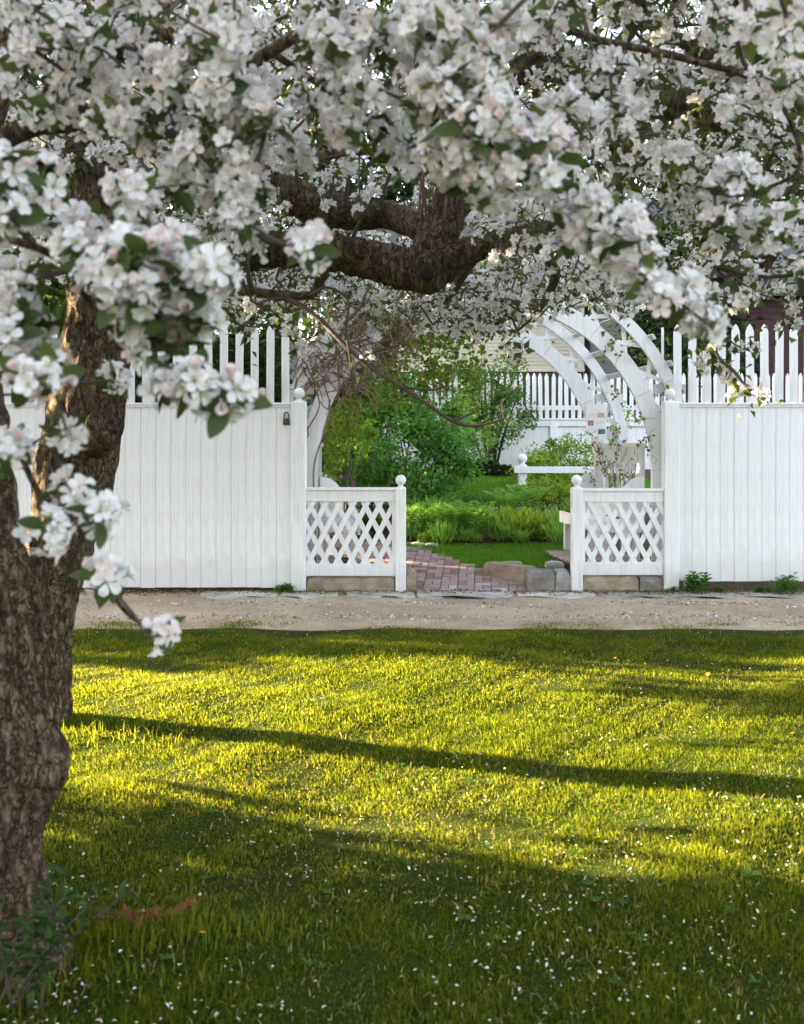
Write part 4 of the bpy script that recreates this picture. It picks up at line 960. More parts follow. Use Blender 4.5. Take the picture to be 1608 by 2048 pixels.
# ------------------------------------------------------------------ apple trees
def rough_tube(name, pts, rad, sides=26, per=14, amp=.05, seed=0, m=M_BARK, bumps=(), parent=None, ridge=.035, cap=True):
    ps, rs = smooth_path(pts, rad, per); V, Q, T = tube_arrays(ps, rs, sides, cap)
    n = len(ps); out_ = V.copy()
    for i in range(n):
        for j in range(sides):
            q = V[i * sides + j]; d = q - ps[i]; r = np.linalg.norm(d) + 1e-6; d = d / r
            v = Vector(q); k = 1 + amp * 2.2 * noise.noise(v * 3.2 + Vector((seed, 0, 0))) + amp * noise.noise(v * 8 + Vector((0, seed, 0)))
            rd = noise.noise(Vector((q[0] * 26, q[1] * 26, q[2] * 5 + seed))) + .6 * noise.noise(Vector((q[0] * 60, q[1] * 60, q[2] * 14)))
            off = r * (k - 1) + min(r, .12) * ridge * rd
            for bc, br, bh in bumps:
                e = np.linalg.norm(q - bc) / br
                if e < 2.2: off += bh * math.exp(-e * e * 1.4)
            out_[i * sides + j] = q + d * off
    return add(name, mesh_np(name, out_, [np.array(T), Q] if len(T) else [Q], m, smooth=True), parent)

# --- flower meshes -------------------------------------------------
def petal_arrays(q):
    """q 0: coarse (4 tris), 1: fine (12 tris); petal along +x, open side +z"""
    if q == 0:
        V = np.array([(.002, 0, 0), (.0115, -.0070, .0035), (.020, -.0058, .0042), (.0245, 0, .0022), (.020, .0058, .0042), (.0115, .0070, .0035)]); T = [(0, 1, 2), (0, 2, 3), (0, 3, 4), (0, 4, 5)]
        return V, np.array(T)
    rows = [(.003, .0010, 0), (.0085, .0046, .0016), (.0150, .0080, .0022), (.0205, .0078, .0022), (.0246, .0036, .0010)]; V = []
    for x, w_, z in rows: V += [(x, -w_, z + w_ * .32), (x, 0, z), (x, w_, z + w_ * .32)]
    Q = [(i * 3 + j, i * 3 + 3 + j, i * 3 + 4 + j, i * 3 + 1 + j) for i in range(4) for j in range(2)]
    T = [(a, b_, c) for a, b_, c, d in Q] + [(a, c, d) for a, b_, c, d in Q]
    return np.array(V), np.array(T)
def rotm(ax, a): return np.array(Matrix.Rotation(a, 3, ax))
def flower(mb, M, t, q, r, cup, sc=1.0, pink=0.0):
    pv, pt = petal_arrays(q)
    for k in range(5):
        v = pv * sc * r.uniform(.9, 1.12) * np.array([1, r.uniform(.88, 1.08), 1]); v = v @ rotm('X', r.uniform(-.2, .2)).T
        v = v @ rotm('Y', -cup + r.uniform(-.2, .15)).T; v = v @ rotm('Z', k * 1.2566 + r.uniform(-.12, .12)).T
        xs = pv[:, 0] / .0238; mb.put(v @ M.T + t, pt, None, 0, np.clip(pink + xs * .10 + r.uniform(0, .12), 0, 1))
    if q:
        for k in range(9):
            a = r.uniform(0, 6.28); e = r.uniform(.001, .006); b_ = np.array([(math.cos(a) * .001, math.sin(a) * .001, 0), (math.cos(a + .3) * .002, math.sin(a + .3) * .002, 0), (math.cos(a) * e, math.sin(a) * e, r.uniform(.006, .010))]) * sc
            mb.put(b_ @ M.T + t, [(0, 1, 2)], None, 1, .5)
            c = b_[2]; d = .0012; mb.put((np.array([c + (d, 0, 0), c + (-d, d, 0), c + (-d, -d, 0), c + (0, 0, d * 1.5)])) @ M.T + t, [(0, 1, 3), (1, 2, 3), (2, 0, 3)], None, 1, .5)
    else:
        mb.put(np.array([(.004, 0, .004), (-.003, .003, .004), (-.003, -.003, .004)]) @ M.T * sc + t, [(0, 1, 2)], None, 1, .5)
def frame_to(d, roll):
    d = np.asarray(d, float) / np.linalg.norm(d); x = np.cross(d, (0.3, .5, .8)); x /= np.linalg.norm(x); y = np.cross(d, x)
    c, s = math.cos(roll), math.sin(roll); return np.stack([x * c + y * s, -x * s + y * c, d], 1)
def cluster_plan(seed):
    """flowers and leaves of one spur: list of (rotation, offset, cup, scale, pink) and leaf list"""
    r = random.Random(seed); n = r.randint(5, 8); fl = []; lv = []
    for k in range(n):
        el = R(90) - abs(r.gauss(0, .1)) if k == 0 else R(r.uniform(2, 58)); az = k * 2.4 + r.uniform(-.35, .35)
        d = np.array((math.cos(el) * math.cos(az), math.cos(el) * math.sin(az), math.sin(el))); off = d * r.uniform(.020, .033) + np.array((0, 0, .008))
        face = d + np.array((r.gauss(0, .3), r.gauss(0, .3), r.gauss(.1, .25))); fl.append((frame_to(face, r.uniform(0, 6.28)), off, r.uniform(.05, .55) if r.random() > .12 else 1.15, r.uniform(.92, 1.12), r.uniform(0, .3) if r.random() > .2 else .55))
    for k in range(r.randint(1, 4)):
        az = k * 1.9 + r.uniform(-.5, .5); el = r.uniform(-.5, .5); d = np.array((math.cos(el) * math.cos(az), math.cos(el) * math.sin(az), math.sin(el)))
        lv.append((d, d * .008, r.uniform(.038, .06), r.uniform(.5, .62)))
    return fl, lv
MATSET = [M_PETAL, M_STAMEN, M_APPLELEAF, M_PEDICEL]
NV = 10
plans = [cluster_plan(100 + k) for k in range(NV)]
def cluster_mb(plan, q, seed):
    fl, lv = plan; r = random.Random(seed); mb = MB()
    for Mx, off, cup, sc, pk_ in fl:
        flower(mb, Mx, off, q, r, cup, sc, pk_)
        if q: mb.tube([(0, 0, 0), off * .6 + np.array((0, 0, .003)), off], [.0011, .0009, .0014], 4, 3, False)
        else: s_ = np.cross(off, (0, .3, 1)); s_ = s_ / (np.linalg.norm(s_) + 1e-9) * .0012; mb.put([(0, 0, 0), off + s_, off - s_], [(0, 1, 2)], None, 3)
    for d, b_, L, wr in lv:
        leaves(mb, b_[None], d[None], np.array([[r.gauss(0, .3), r.gauss(0, .3), 1.0]]), L, L * wr, 2, [r.random()], .18, 2 if q else 1)
    return mb
near_meshes = [cluster_mb(p, 1, k).mesh("blossom_cluster", MATSET) for k, p in enumerate(plans)]
coarse = [cluster_mb(p, 0, k) for k, p in enumerate(plans)]
coarse_meshes = [c.mesh("blossom_cluster", MATSET) for c in coarse]
coarse_arr = [(np.concatenate(c.V), np.concatenate(c.T), np.concatenate(c.tm), np.concatenate(c.tint)) for c in coarse]
flower_meshes = []
for k in range(7):
    mb = MB(); r = random.Random(300 + k); flower(mb, np.eye(3), np.zeros(3), 1, r, (.1, .2, .35, .5, .3, .15, 1.15)[k], 1.0, (.1, .2, .05, .3, .15, .25, .6)[k]); mb.tube([(0, 0, -.042), (.002, 0, -.02), (0, 0, 0)], [.0011, .0009, .0014], 4, 3, False)
    flower_meshes.append(mb.mesh("blossom", MATSET))
leaf_meshes = []
for k in range(4):
    mb = MB(); N_ = 6; L = .055; W_ = .030; V = []; 
    for i in range(N_ + 1):
        t = i / N_; w_ = W_ * .5 * math.sin(math.pi * min(1, t * .96 + .02)) ** .75; z = -.010 * t * t + .002 * math.sin(k + t * 5)
        V += [(t * L, -w_, z + w_ * .35), (t * L, 0, z), (t * L, w_, z + w_ * .35)]
    Q = [(i * 3 + j, i * 3 + 3 + j, i * 3 + 4 + j, i * 3 + 1 + j) for i in range(N_) for j in range(2)]
    mb.put(V, None, Q, 0, .2 + .2 * k); leaf_meshes.append(mb.mesh("leaf", M_APPLELEAF, True))

class Tree:
    def __init__(s, label, base, name="apple_tree"):
        s.root = empty(name, base, label, "tree", None); s.nodes = []; s.par = []; s.push = 0.0; s.ends = []; s.cl = []
    def limb(s, pts, rpx, name="branch", sides=10, per=8, amp=.05, seed=0, m=M_BARK, attach=True, bumps=(), ridge=.03):
        """pts: (px, py, depth); rpx: radius in photo pixels"""
        pts = [(a, b, c + s.push * float(sm(2.7, 2.2, c))) for a, b, c in pts]; w_ = [tuple(P(*p)) for p in pts]; rr = [q * p[2] / FPX for q, p in zip(rpx, pts)]
        o = rough_tube(name, w_, rr, sides, per, amp, seed, m, bumps, s.root, ridge)
        if attach:
            ps, _ = smooth_path(w_, rr, 8)
            for q in ps: s.nodes.append(q); s.par.append(-1)
        return o
    def clusters(s, pts): s.cl += [np.array(p) for p in pts]
    def grow(s, sag=.06):
        pts = np.array(s.cl); nodes = np.array(s.nodes); d0 = np.array([np.min(np.linalg.norm(nodes - p, axis=1)) for p in pts])
        order = np.argsort(d0); N = np.zeros((len(nodes) + len(pts) * 14, 3)); N[:len(nodes)] = nodes; cnt = len(nodes); par = list(s.par); tip = []; dirs = [None] * len(pts)
        for i in order:
            p = pts[i]; dd = np.linalg.norm(N[:cnt] - p, axis=1); j = int(np.argmin(dd)); d = dd[j]; ns = int(min(9, max(1, round(d / .10)))); prev = j; a = N[j].copy()
            jit = rand_unit(1)[0] * .09 * d; side = np.array((0, 0, -sag * d))
            for k in range(1, ns + 1):
                t = k / ns; q = a + (p - a) * t + (jit + side) * math.sin(math.pi * t) + (rng.normal(0, .008, 3) if k < ns else 0); N[cnt] = q; par.append(prev); prev = cnt; cnt += 1
            tip.append(prev); v = N[prev] - N[par[prev]]; dirs[i] = v / (np.linalg.norm(v) + 1e-9)
        load = np.zeros(cnt); 
        for t in tip: load[t] += 1
        for k in range(cnt - 1, -1, -1):
            if par[k] >= 0: load[par[k]] += load[k]
        mb = MB()
        for k in range(cnt):
            if par[k] < 0: continue
            j = par[k]; r1 = .0016 + .0011 * load[k] ** .5; r0 = r1 if par[j] < 0 else min(.0016 + .0011 * load[j] ** .5, r1 * 1.5)
            mb.tube([N[j], N[k]], [r0, r1], 5, 0, False)
        o = part("twigs", mb, M_TWIG, s.root); o["kind"] = "stuff"
        return pts, dirs
    def bloom(s, hero=0, single=300, up=.35, fine=0, buds=None):
        pts, dirs = s.grow(); camp = np.array((0, 0, CAMH)); dist = np.linalg.norm(pts - camp, axis=1); order = np.argsort(dist)
        inf = np.array([abs(p[0]) < 804 / FPX * p[1] * 1.06 and p[1] > 0 and -90 < HOR - (p[2] - CAMH) / max(p[1], .01) * FPX < 2048 for p in pts])
        order = np.concatenate([order[inf[order]], order[~inf[order]]]).astype(int)
        Vs, Ts, Ms, Ti = [], [], [], []; off = 0
        for c, i in enumerate(order):
            r = random.Random(int(i) * 7 + 1); d = dirs[i] * .7 + rand_unit(1)[0] * .75 + np.array((0, -.15, up)); Mx = frame_to(d, r.uniform(0, 6.28)); v = int(rng.integers(0, NV)); sc = r.uniform(.85, 1.15)
            M4 = Matrix([list(Mx[a]) + [0] for a in range(3)] + [[0, 0, 0, 1]])
            if c < hero and inf[i]:
                e = empty("blossom_cluster", tuple(pts[i])); e.parent = s.root; e.location = Vector(pts[i]) - WL[s.root.name]; e.rotation_euler = M4.to_euler(); e.scale = (sc,) * 3
                fl, lv = plans[v]
                for k, (Fm, of, cup, fs, pk_) in enumerate(fl):
                    o = bpy.data.objects.new("blossom", flower_meshes[6 if cup > 1 else r.randint(0, 5)]); COL.objects.link(o); o.parent = e; o.location = of; o.scale = (fs,) * 3
                    o.rotation_euler = Matrix([list(Fm[a]) + [0] for a in range(3)] + [[0, 0, 0, 1]]).to_euler()
                for k, (ld, lb, L, wr) in enumerate(lv):
                    o = bpy.data.objects.new("leaf", leaf_meshes[k % 4]); COL.objects.link(o); o.parent = e; o.location = lb; q = L / .055 * 1.05; o.scale = (q, q, q)
                    o.rotation_euler = Vector(ld).to_track_quat('X', 'Z').to_euler()
            elif c < single and inf[i]:
                o = bpy.data.objects.new("blossom_cluster", near_meshes[v] if c < fine else coarse_meshes[v]); COL.objects.link(o); o.parent = s.root; o.location = Vector(pts[i]) - WL[s.root.name]; o.rotation_euler = M4.to_euler(); o.scale = (sc,) * 3
            else:
                V, T, tm, ti = coarse_arr[v]; Vs.append(V * sc @ Mx.T + pts[i]); Ts.append(T + off); Ms.append(tm); Ti.append(ti); off += len(V)
        if Vs:
            o = add("blossoms", mesh_np("blossoms", np.concatenate(Vs), np.concatenate(Ts), MATSET, np.concatenate(Ms), np.concatenate(Ti)), s.root); o["kind"] = "stuff"
        return pts
    def extra_leaves(s, pts, n, L=.045):
        k = rng.integers(0, len(pts), n); q = pts[k] + rng.normal(0, .07, (n, 3)); mb = MB()
        leaves(mb, q, rand_unit(n) - [0, 0, .25], rng.normal(0, .5, (n, 3)) + [0, 0, 1], L * rng.uniform(.6, 1.2, n), L * .55, 0); o = part("leaves", mb, M_APPLELEAF, s.root); o["kind"] = "stuff"
def fill(n, x0, x1, y0, y1, Y0, Y1, ok=None):
    out_ = []
    while len(out_) < n:
        px, py, Y = random.uniform(x0, x1), random.uniform(y0, y1), random.uniform(Y0, Y1)
        if ok is None or ok(px, py, Y):
            c = P(px, py, Y); ax = Vector((random.gauss(0, 1), random.gauss(0, 1), random.gauss(0, .6))).normalized()
            for k in range(random.randint(2, 6)):              # spurs sit in rows along a shoot
                q = c + ax * random.gauss(0, .15) + Vector((random.gauss(0, .05), random.gauss(0, .05), random.gauss(0, .05)))
                ppx, ppy = 804 + q.x / q.y * FPX, HOR - (q.z - CAMH) / q.y * FPX
                if ok is None or ok(ppx, ppy, q.y): out_.append(tuple(q))
    return out_

# --- tree A: nearest trunk at the left edge, branches overhanging the lawn
TA = Tree("nearest gnarled apple tree with a burl on its trunk and overhanging blossoms", (P(-25, 1930, 2.84).x, 2.84, 0))
da = 2.84
bA = [(np.array(P(105, 1540, 2.80)), .11, .075), (np.array(P(80, 1500, 2.68)), .09, .045), (np.array(P(20, 1500, 2.60)), .06, .04), (np.array(P(40, 1440, 2.66)), .07, .055), (np.array(P(60, 1590, 2.66)), .06, .03), (np.array(P(-10, 1400, 2.64)), .05, .05), (np.array(P(60, 1905, 2.62)), .09, .06), (np.array(P(110, 1940, 2.80)), .11, .06)]
TA.limb([(-25, 1960, da), (-25, 1900, da), (-28, 1800, da), (-30, 1690, da), (-28, 1600, da), (-22, 1520, da), (-22, 1440, da), (-20, 1350, da), (-22, 1240, da), (-35, 1130, da), (-52, 1000, da), (-65, 850, da), (-80, 680, da), (-95, 500, 2.8), (-120, 330, 2.8)],
        [150, 132, 118, 114, 116, 122, 122, 110, 98, 84, 74, 70, 66, 56, 40], "trunk", 130, 22, .05, 1, attach=False, bumps=bA, ridge=.19)
0 and part("knot_hole", MB().lathe([(.02, -.0), (.05, .004), (.055, -.012)], (0, 0, 0), 14), M_DARKWOOD, TA.root, True, loc=tuple(P(2, 1432, 2.655)), rot=(R(84), 0, R(8)))
TA.push = .38
A1 = [(-95, 560, 2.8), (-40, 330, 2.5), (60, 255, 2.25), (200, 250, 2.1), (330, 225, 2.05), (430, 178, 2.0), (540, 103, 2.0), (620, 65, 1.95), (760, 50, 1.9), (900, 110, 1.85), (980, 230, 1.8), (1080, 330, 1.82), (1200, 440, 1.88), (1300, 560, 1.86), (1400, 630, 1.9)]
TA.limb(A1, [34, 26, 20, 17, 15, 14, 13, 12, 10, 9, 8, 7, 6, 5, 3], seed=2)
TA.limb([(-85, 620, 2.75), (-50, 490, 2.1), (0, 475, 1.75), (120, 520, 1.6), (190, 620, 1.56), (260, 690, 1.55), (335, 745, 1.53), (430, 805, 1.47)], [24, 14, 10, 8, 7, 6, 5, 4], seed=3)
TA.limb([(-75, 760, 2.7), (-30, 790, 1.9), (30, 890, 1.6), (95, 1020, 1.53), (170, 1112, 1.62), (240, 1210, 1.74), (278, 1245, 1.78), (310, 1262, 1.8)], [20, 10, 7, 6.5, 5.5, 4.5, 3.5, 2.5], seed=4)
TA.limb([(760, 50, 1.9), (1000, 25, 1.95), (1200, 80, 2.2), (1380, 120, 2.4), (1540, 180, 2.45), (1600, 330, 2.4), (1500, 390, 2.35)], [9, 9, 8, 7, 6, 5, 3], seed=5)
TA.limb([(330, 225, 2.05), (400, 300, 2.0), (470, 380, 2.0), (520, 470, 2.0), (610, 490, 1.8)], [8, 7, 6, 5, 3], seed=6)
TA.limb([(540, 103, 2.0), (640, 170, 2.0), (740, 240, 1.95), (880, 330, 1.8)], [8, 7, 5, 3], seed=7)
TA.limb([(60, 255, 2.25), (130, 130, 2.1), (250, 60, 2.1), (400, -20, 2.0)], [12, 10, 7, 4], seed=8)
blobs = [(30, 360, 1.5, 55, 3), (45, 450, 1.55, 55, 3), (15, 600, 1.6, 30, 2), (50, 640, 1.7, 35, 2), (60, 540, 1.7, 40, 1), (165, 455, 1.62, 30, 1), (190, 520, 1.47, 50, 3), (290, 540, 1.4, 95, 9), (380, 560, 1.45, 50, 4), (270, 610, 1.5, 75, 5), (370, 640, 1.55, 50, 3),
 (275, 390, 1.7, 35, 2), (330, 700, 1.6, 40, 2), (390, 780, 1.45, 30, 2), (450, 810, 1.42, 25, 2), (350, 780, 1.5, 30, 1), (50, 750, 1.35, 35, 2), (120, 745, 1.32, 25, 1), (20, 680, 1.5, 25, 1), (130, 855, 1.5, 22, 1), (12, 920, 1.5, 30, 2), (225, 768, 2.4, 10, 1),
 (150, 1000, 1.5, 22, 1), (185, 1045, 1.55, 22, 1), (95, 1065, 1.55, 18, 1), (212, 1165, 1.75, 14, 1), (315, 1268, 1.8, 12, 1),
 (60, 60, 2.0, 75, 4), (150, 130, 2.0, 75, 4), (250, 60, 2.1, 75, 4), (330, 160, 2.0, 65, 4), (130, 230, 2.1, 55, 3), (220, 230, 2.0, 45, 2), (300, 240, 2.1, 55, 3), (420, 100, 1.8, 55, 4), (480, 200, 1.9, 55, 4), (450, 50, 1.9, 55, 3), (520, 260, 1.9, 55, 3), (420, 280, 2.0, 45, 3), (390, 350, 2.0, 50, 3), (470, 410, 1.95, 45, 4), (510, 480, 2.1, 22, 1), (625, 505, 1.72, 20, 1), (40, 150, 2.2, 60, 3),
 (640, 50, 2.0, 55, 3), (700, 130, 2.0, 65, 4), (720, 230, 1.95, 55, 4), (620, 190, 2.2, 45, 2), (800, 70, 1.9, 65, 4), (880, 50, 1.75, 65, 4), (940, 150, 1.65, 65, 5), (870, 220, 1.75, 55, 4), (970, 260, 1.65, 55, 5), (900, 310, 1.8, 40, 3), (1020, 330, 1.65, 50, 4), (1080, 290, 1.75, 45, 3), (960, 370, 1.85, 35, 2), (1120, 380, 1.9, 45, 2), (1180, 430, 2.0, 45, 2), (1250, 480, 1.85, 40, 3), (1280, 540, 1.85, 32, 2), (1320, 595, 1.85, 30, 2), (1400, 640, 1.92, 22, 2), (800, 300, 2.2, 50, 3),
 (1130, 250, 2.2, 45, 2), (1200, 160, 2.3, 45, 2), (1230, 240, 2.4, 35, 2), (1300, 150, 2.5, 40, 2), (1460, 380, 2.3, 55, 4), (1420, 430, 2.3, 35, 2), (1560, 450, 2.3, 45, 3), (1500, 230, 2.6, 45, 2), (1560, 170, 2.4, 45, 2), (1580, 50, 1.7, 45, 2), (1480, 50, 2.2, 45, 2), (1350, 320, 2.6, 35, 2), (1130, 40, 2.2, 45, 2), (1000, 30, 1.9, 55, 3), (600, 290, 2.3, 40, 2)]
ca = []
for bx0_, by0_, Y, rp, n in blobs:
    Y = max(Y * 1.0, 1.45 + .55 * Y - .55); Y += .12
    n = round(n * 2.3) if n > 1 else 2
    for k in range(n):
        a = random.uniform(0, 6.28); q = max(rp, 15) * math.sqrt(random.random())
        ca.append(tuple(P(bx0_ + q * math.cos(a), by0_ + q * math.sin(a) * .8, Y + random.uniform(-.12, .14))))
# unseen crown above and beside the frame, added to shade the near lawn
for k in range(120):
    px, py, Y = random.uniform(-500, 1750), random.uniform(-420, -60), random.uniform(1.7, 3.0); ca.append(tuple(P(px, py, Y)))
for k in range(260):
    ca.append((random.uniform(-3.6, 3.6), random.uniform(-2.5, 3.6), random.uniform(3.0, 4.6)))
TA.limb([(-100, 420, 2.8), (300, -560, 2.6), (900, -700, 2.6), (1500, -800, 2.6)], [40, 30, 22, 8], seed=9)
TA.limb([(-100, 420, 2.8), (-600, -300, 2.8), (-1200, -560, 2.9)], [40, 26, 8], seed=10)
TA.clusters(ca); ptsA = TA.bloom(hero=75, single=300, fine=300); TA.extra_leaves(ptsA[(np.array(ptsA)[:, 2] > 2.75) & (np.array(ptsA)[:, 1] < 1.6)], 15000, .10)  # large unseen overhead leaves added to darken the near lawn

# --- tree B: second trunk behind, with the heavy boughs
db = 5.37
small = []
TB = Tree("second apple tree with leaning trunk, sawn stub and heavy boughs over the gate", (P(100, 1450, db).x, db, 0))
TB.limb([(92, 1480, db), (95, 1430, db), (98, 1330, db), (100, 1230, db), (110, 1130, db), (135, 1010, db), (160, 890, db), (185, 760, db), (196, 640, db), (202, 520, db), (205, 420, db), (200, 330, db), (185, 250, 5.3), (170, 120, 5.2), (150, -60, 5.1)],
        [58, 46, 42, 45, 58, 74, 76, 68, 62, 60, 60, 58, 40, 30, 18], "trunk", 84, 20, .05, 11, bumps=[(np.array(P(215, 850, 5.3)), .10, .03)], ridge=.18)
TB.limb([(185, 890, 5.3), (202, 862, 5.12), (210, 850, 5.07)], [40, 38, 36], "sawn_stub", 20, 8, .06, 12, attach=False)
bough = [(190, 470, db), (280, 515, 5.3), (400, 518, 5.25), (530, 500, 5.2), (650, 502, 5.15), (750, 520, 5.1), (835, 540, 5.05), (885, 528, 5.0), (960, 495, 5.0), (1050, 470, 5.1), (1150, 455, 5.3), (1280, 470, 5.4)]
TB.limb(bough, [48, 42, 40, 38, 37, 38, 43, 40, 28, 22, 17, 10], "bough", 56, 20, .08, 13, bumps=[(np.array(P(852, 560, 4.92)), .07, .035), (np.array(P(800, 560, 5.0)), .06, .03)], ridge=.18)
TB.limb([(840, 545, 5.06), (862, 500, 5.08), (886, 450, 5.14), (912, 395, 5.22), (935, 330, 5.3)], [36, 44, 42, 36, 24], "broken_stump", 26, 10, .09, 14, attach=False, ridge=.14)
ko = rough_tube("knot", [tuple(P(855, 547, 5.0)), tuple(P(856, 549, 4.925)), tuple(P(856, 549, 4.90))], [.105, .088, .072], 26, 6, .03, 15, M_BARK, (), TB.root, .05)
part("knot_hole", MB().lathe([(.004, 0), (.030, .002), (.034, -.012)], (0, 0, 0), 14), M_DARKWOOD, TB.root, True, loc=tuple(P(854, 547, 4.893)), rot=(R(90), 0, 0))  # near-black cap set flush on the knot for its hole
TB.limb([(200, 400, 5.4), (330, 370, 5.6), (450, 360, 5.7), (540, 372, 5.75), (620, 405, 5.75), (700, 428, 5.75), (780, 432, 5.7), (870, 470, 5.4)], [42, 36, 34, 33, 36, 32, 29, 24], "bough", 44, 16, .09, 16, ridge=.16)
TB.limb([(195, 330, db), (80, 300, 5.2), (-60, 280, 5.1), (-200, 220, 5.0)], [42, 34, 28, 20], "bough", 20, 10, .06, 17)
TB.limb([(205, 335, 5.3), (330, 322, 5.0), (470, 350, 4.8), (560, 335, 4.7), (660, 308, 4.6), (800, 300, 4.5)], [34, 24, 15, 12, 10, 5], seed=18)
TB.limb([(170, 120, 5.2), (330, 60, 4.8), (520, 120, 4.6), (700, 60, 4.5), (900, 0, 4.5)], [26, 20, 15, 11, 6], seed=19)
TB.limb([(300, 520, 5.3), (400, 560, 4.9), (445, 574, 4.7), (540, 588, 4.6), (600, 592, 4.55), (618, 592, 4.5)], [16, 12, 10, 10, 9, 8], seed=20)
TB.limb([(540, 588, 4.6), (590, 605, 4.55), (640, 640, 4.5), (690, 690, 4.45), (740, 735, 4.4), (800, 772, 4.35), (860, 812, 4.3), (905, 842, 4.3), (950, 852, 4.3), (1008, 838, 4.3)], [7, 6, 5, 4.6, 4.2, 4, 3.8, 3.4, 3, 1.6], m=M_TWIG, seed=21)
for tw in ([(618, 592, 4.5), (650, 575, 4.5), (680, 585, 4.5), (697, 605, 4.5), (692, 660, 4.46), (700, 715, 4.42), (706, 770, 4.4), (720, 800, 4.4)], [(692, 645, 4.46), (720, 615, 4.5), (735, 580, 4.5)], [(690, 690, 4.45), (745, 675, 4.5)], [(800, 772, 4.35), (860, 780, 4.3), (900, 770, 4.3)], [(905, 842, 4.3), (940, 828, 4.3), (960, 815, 4.3)], [(720, 715, 4.4), (760, 700, 4.4), (800, 690, 4.4)]):
    TB.limb(tw, [4.5 if len(tw) > 4 else 3.2] + [3.0] * (len(tw) - 2) + [1.6], "twig", 6, 6, .04, 22, M_TWIG, attach=False)
for k in range(17):                                   # water sprouts on the broken stump
    px = 838 + k * 4.4 + random.uniform(-3, 3); Yk = 5.1 + random.uniform(-.08, .08)
    TB.limb([(px, 430 + random.uniform(-6, 20), Yk), (px + random.uniform(-6, 8), 380, Yk), (px + random.uniform(-16, 20), random.uniform(300, 345), Yk)], [2.4, 2.0, 1.2], "water_sprout", 5, 3, .0, 23, M_SPROUT, attach=False)
for (px, py, q, dx) in ((330, 485, 5.15, -20), (450, 480, 5.1, 30), (560, 470, 5.05, -25), (640, 470, 5.05, 20), (700, 480, 5.0, 40), (520, 345, 5.6, 25), (600, 372, 5.6, -20), (690, 395, 5.6, 15), (760, 400, 5.6, 30)):
    TB.limb([(px, py + 12, q), (px + dx * .4, py - 30, q - .05), (px + dx, py - 75, q - .05), (px + dx * 1.4, py - 120, q - .1)], [5, 4, 3, 1.6], "twig", 6, 5, .04, px, M_TWIG)
    for e in (.6, 1.0, 1.35): small.append((px + dx * e + random.uniform(-8, 8), py - 85 * e, q - .08))
TB.limb([(1050, 470, 5.1), (1110, 540, 5.4), (1090, 600, 6.0), (1060, 640, 6.8)], [14, 10, 8, 4], seed=24)
TB.limb([(650, 502, 5.15), (640, 560, 5.9), (620, 590, 6.8), (560, 600, 7.6)], [14, 11, 8, 4], seed=25)
TB.limb([(960, 495, 5.0), (930, 540, 5.8), (900, 590, 6.8), (860, 610, 7.8)], [16, 12, 8, 4], seed=26)
def okB(px, py, Y):
    if 500 < px < 1010 and 335 < py < 585 and Y < 6.0: return False
    if 130 < px < 275 and 330 < py < 480 and Y < 5.6: return False
    if py > 560 and not (400 < px < 1270): return False
    return True
cb = fill(1350, -60, 1120, -120, 600, 3.2, 7.6, okB) + fill(300, 420, 1010, 330, 600, 6.0, 8.3, okB)
low = lambda px: np.interp(px, [420, 600, 700, 830, 900, 1000, 1080, 1150, 1260], [640, 640, 620, 650, 685, 680, 662, 630, 632])
cb += fill(760, 410, 1270, 545, 690, 6.6, 9.1, lambda px, py, Y: py < low(px) - abs(random.gauss(0, 14)))
for q in ((480, 650, 5.0), (487, 668, 5.0), (540, 650, 4.9), (565, 660, 4.9), (590, 685, 4.9), (600, 700, 4.9), (575, 645, 5.0), (655, 655, 4.9), (690, 660, 5.0), (640, 660, 6.0), (672, 690, 4.9), (735, 722, 4.4), (1010, 690, 6.5), (1030, 715, 6.5), (1022, 702, 6.5), (960, 660, 7), (985, 470, 4.4), (1010, 490, 4.4), (1000, 515, 4.5), (960, 480, 4.6), (540, 440, 4.6), (560, 420, 4.6), (720, 400, 5.2), (640, 360, 5.2)): cb.append(tuple(P(*q)))
cb += [tuple(P(*q)) for q in small]
TB.clusters(cb); ptsB = TB.bloom(single=290, fine=120); TB.extra_leaves(ptsB, 5000)

# --- tree C: stands outside the frame on the right, limbs reach in
dc = 5.6
TC = Tree("apple tree at the right whose dark limbs reach in over the fence", (3.9, dc, 0))
def cx(X, Y): return 804 + X / Y * FPX
TC.limb([(cx(3.9, dc), HOR + CAMH / dc * FPX + 20, dc), (cx(3.85, dc), 1200, dc), (cx(3.8, dc), 900, dc), (cx(3.7, dc), 650, dc), (cx(3.4, dc), 450, dc)], [85, 66, 60, 58, 50], "trunk", 30, 10, .06, 31, ridge=.12)
TC.limb([(cx(3.6, dc), 560, dc), (1850, 420, 5.3), (1650, 370, 5.0), (1500, 372, 4.7), (1390, 352, 4.5), (1300, 325, 4.4), (1200, 290, 4.3), (1080, 260, 4.2)], [44, 36, 28, 23, 20, 17, 12, 6], "bough", 16, 10, .06, 32)
TC.limb([(cx(3.45, dc), 470, dc), (1800, 230, 5.2), (1620, 140, 4.9), (1490, 150, 4.7), (1400, 105, 4.6), (1335, 60, 4.5), (1250, -30, 4.4)], [40, 30, 20, 15, 13, 12, 8], "bough", 16, 10, .06, 33)
TC.limb([(1800, 230, 5.2), (1600, 250, 5.2), (1440, 230, 5.2), (1330, 200, 5.2), (1250, 205, 5.1), (1180, 150, 5.0), (1090, 130, 5.0), (1040, 140, 4.9)], [34, 32, 32, 36, 40, 34, 36, 30], "bough", 20, 10, .08, 34)
TC.limb([(1250, 205, 5.1), (1300, 120, 5.0), (1350, 30, 5.0), (1380, -80, 5.0)], [24, 20, 16, 12], "branch", 14, 8, .06, 35)
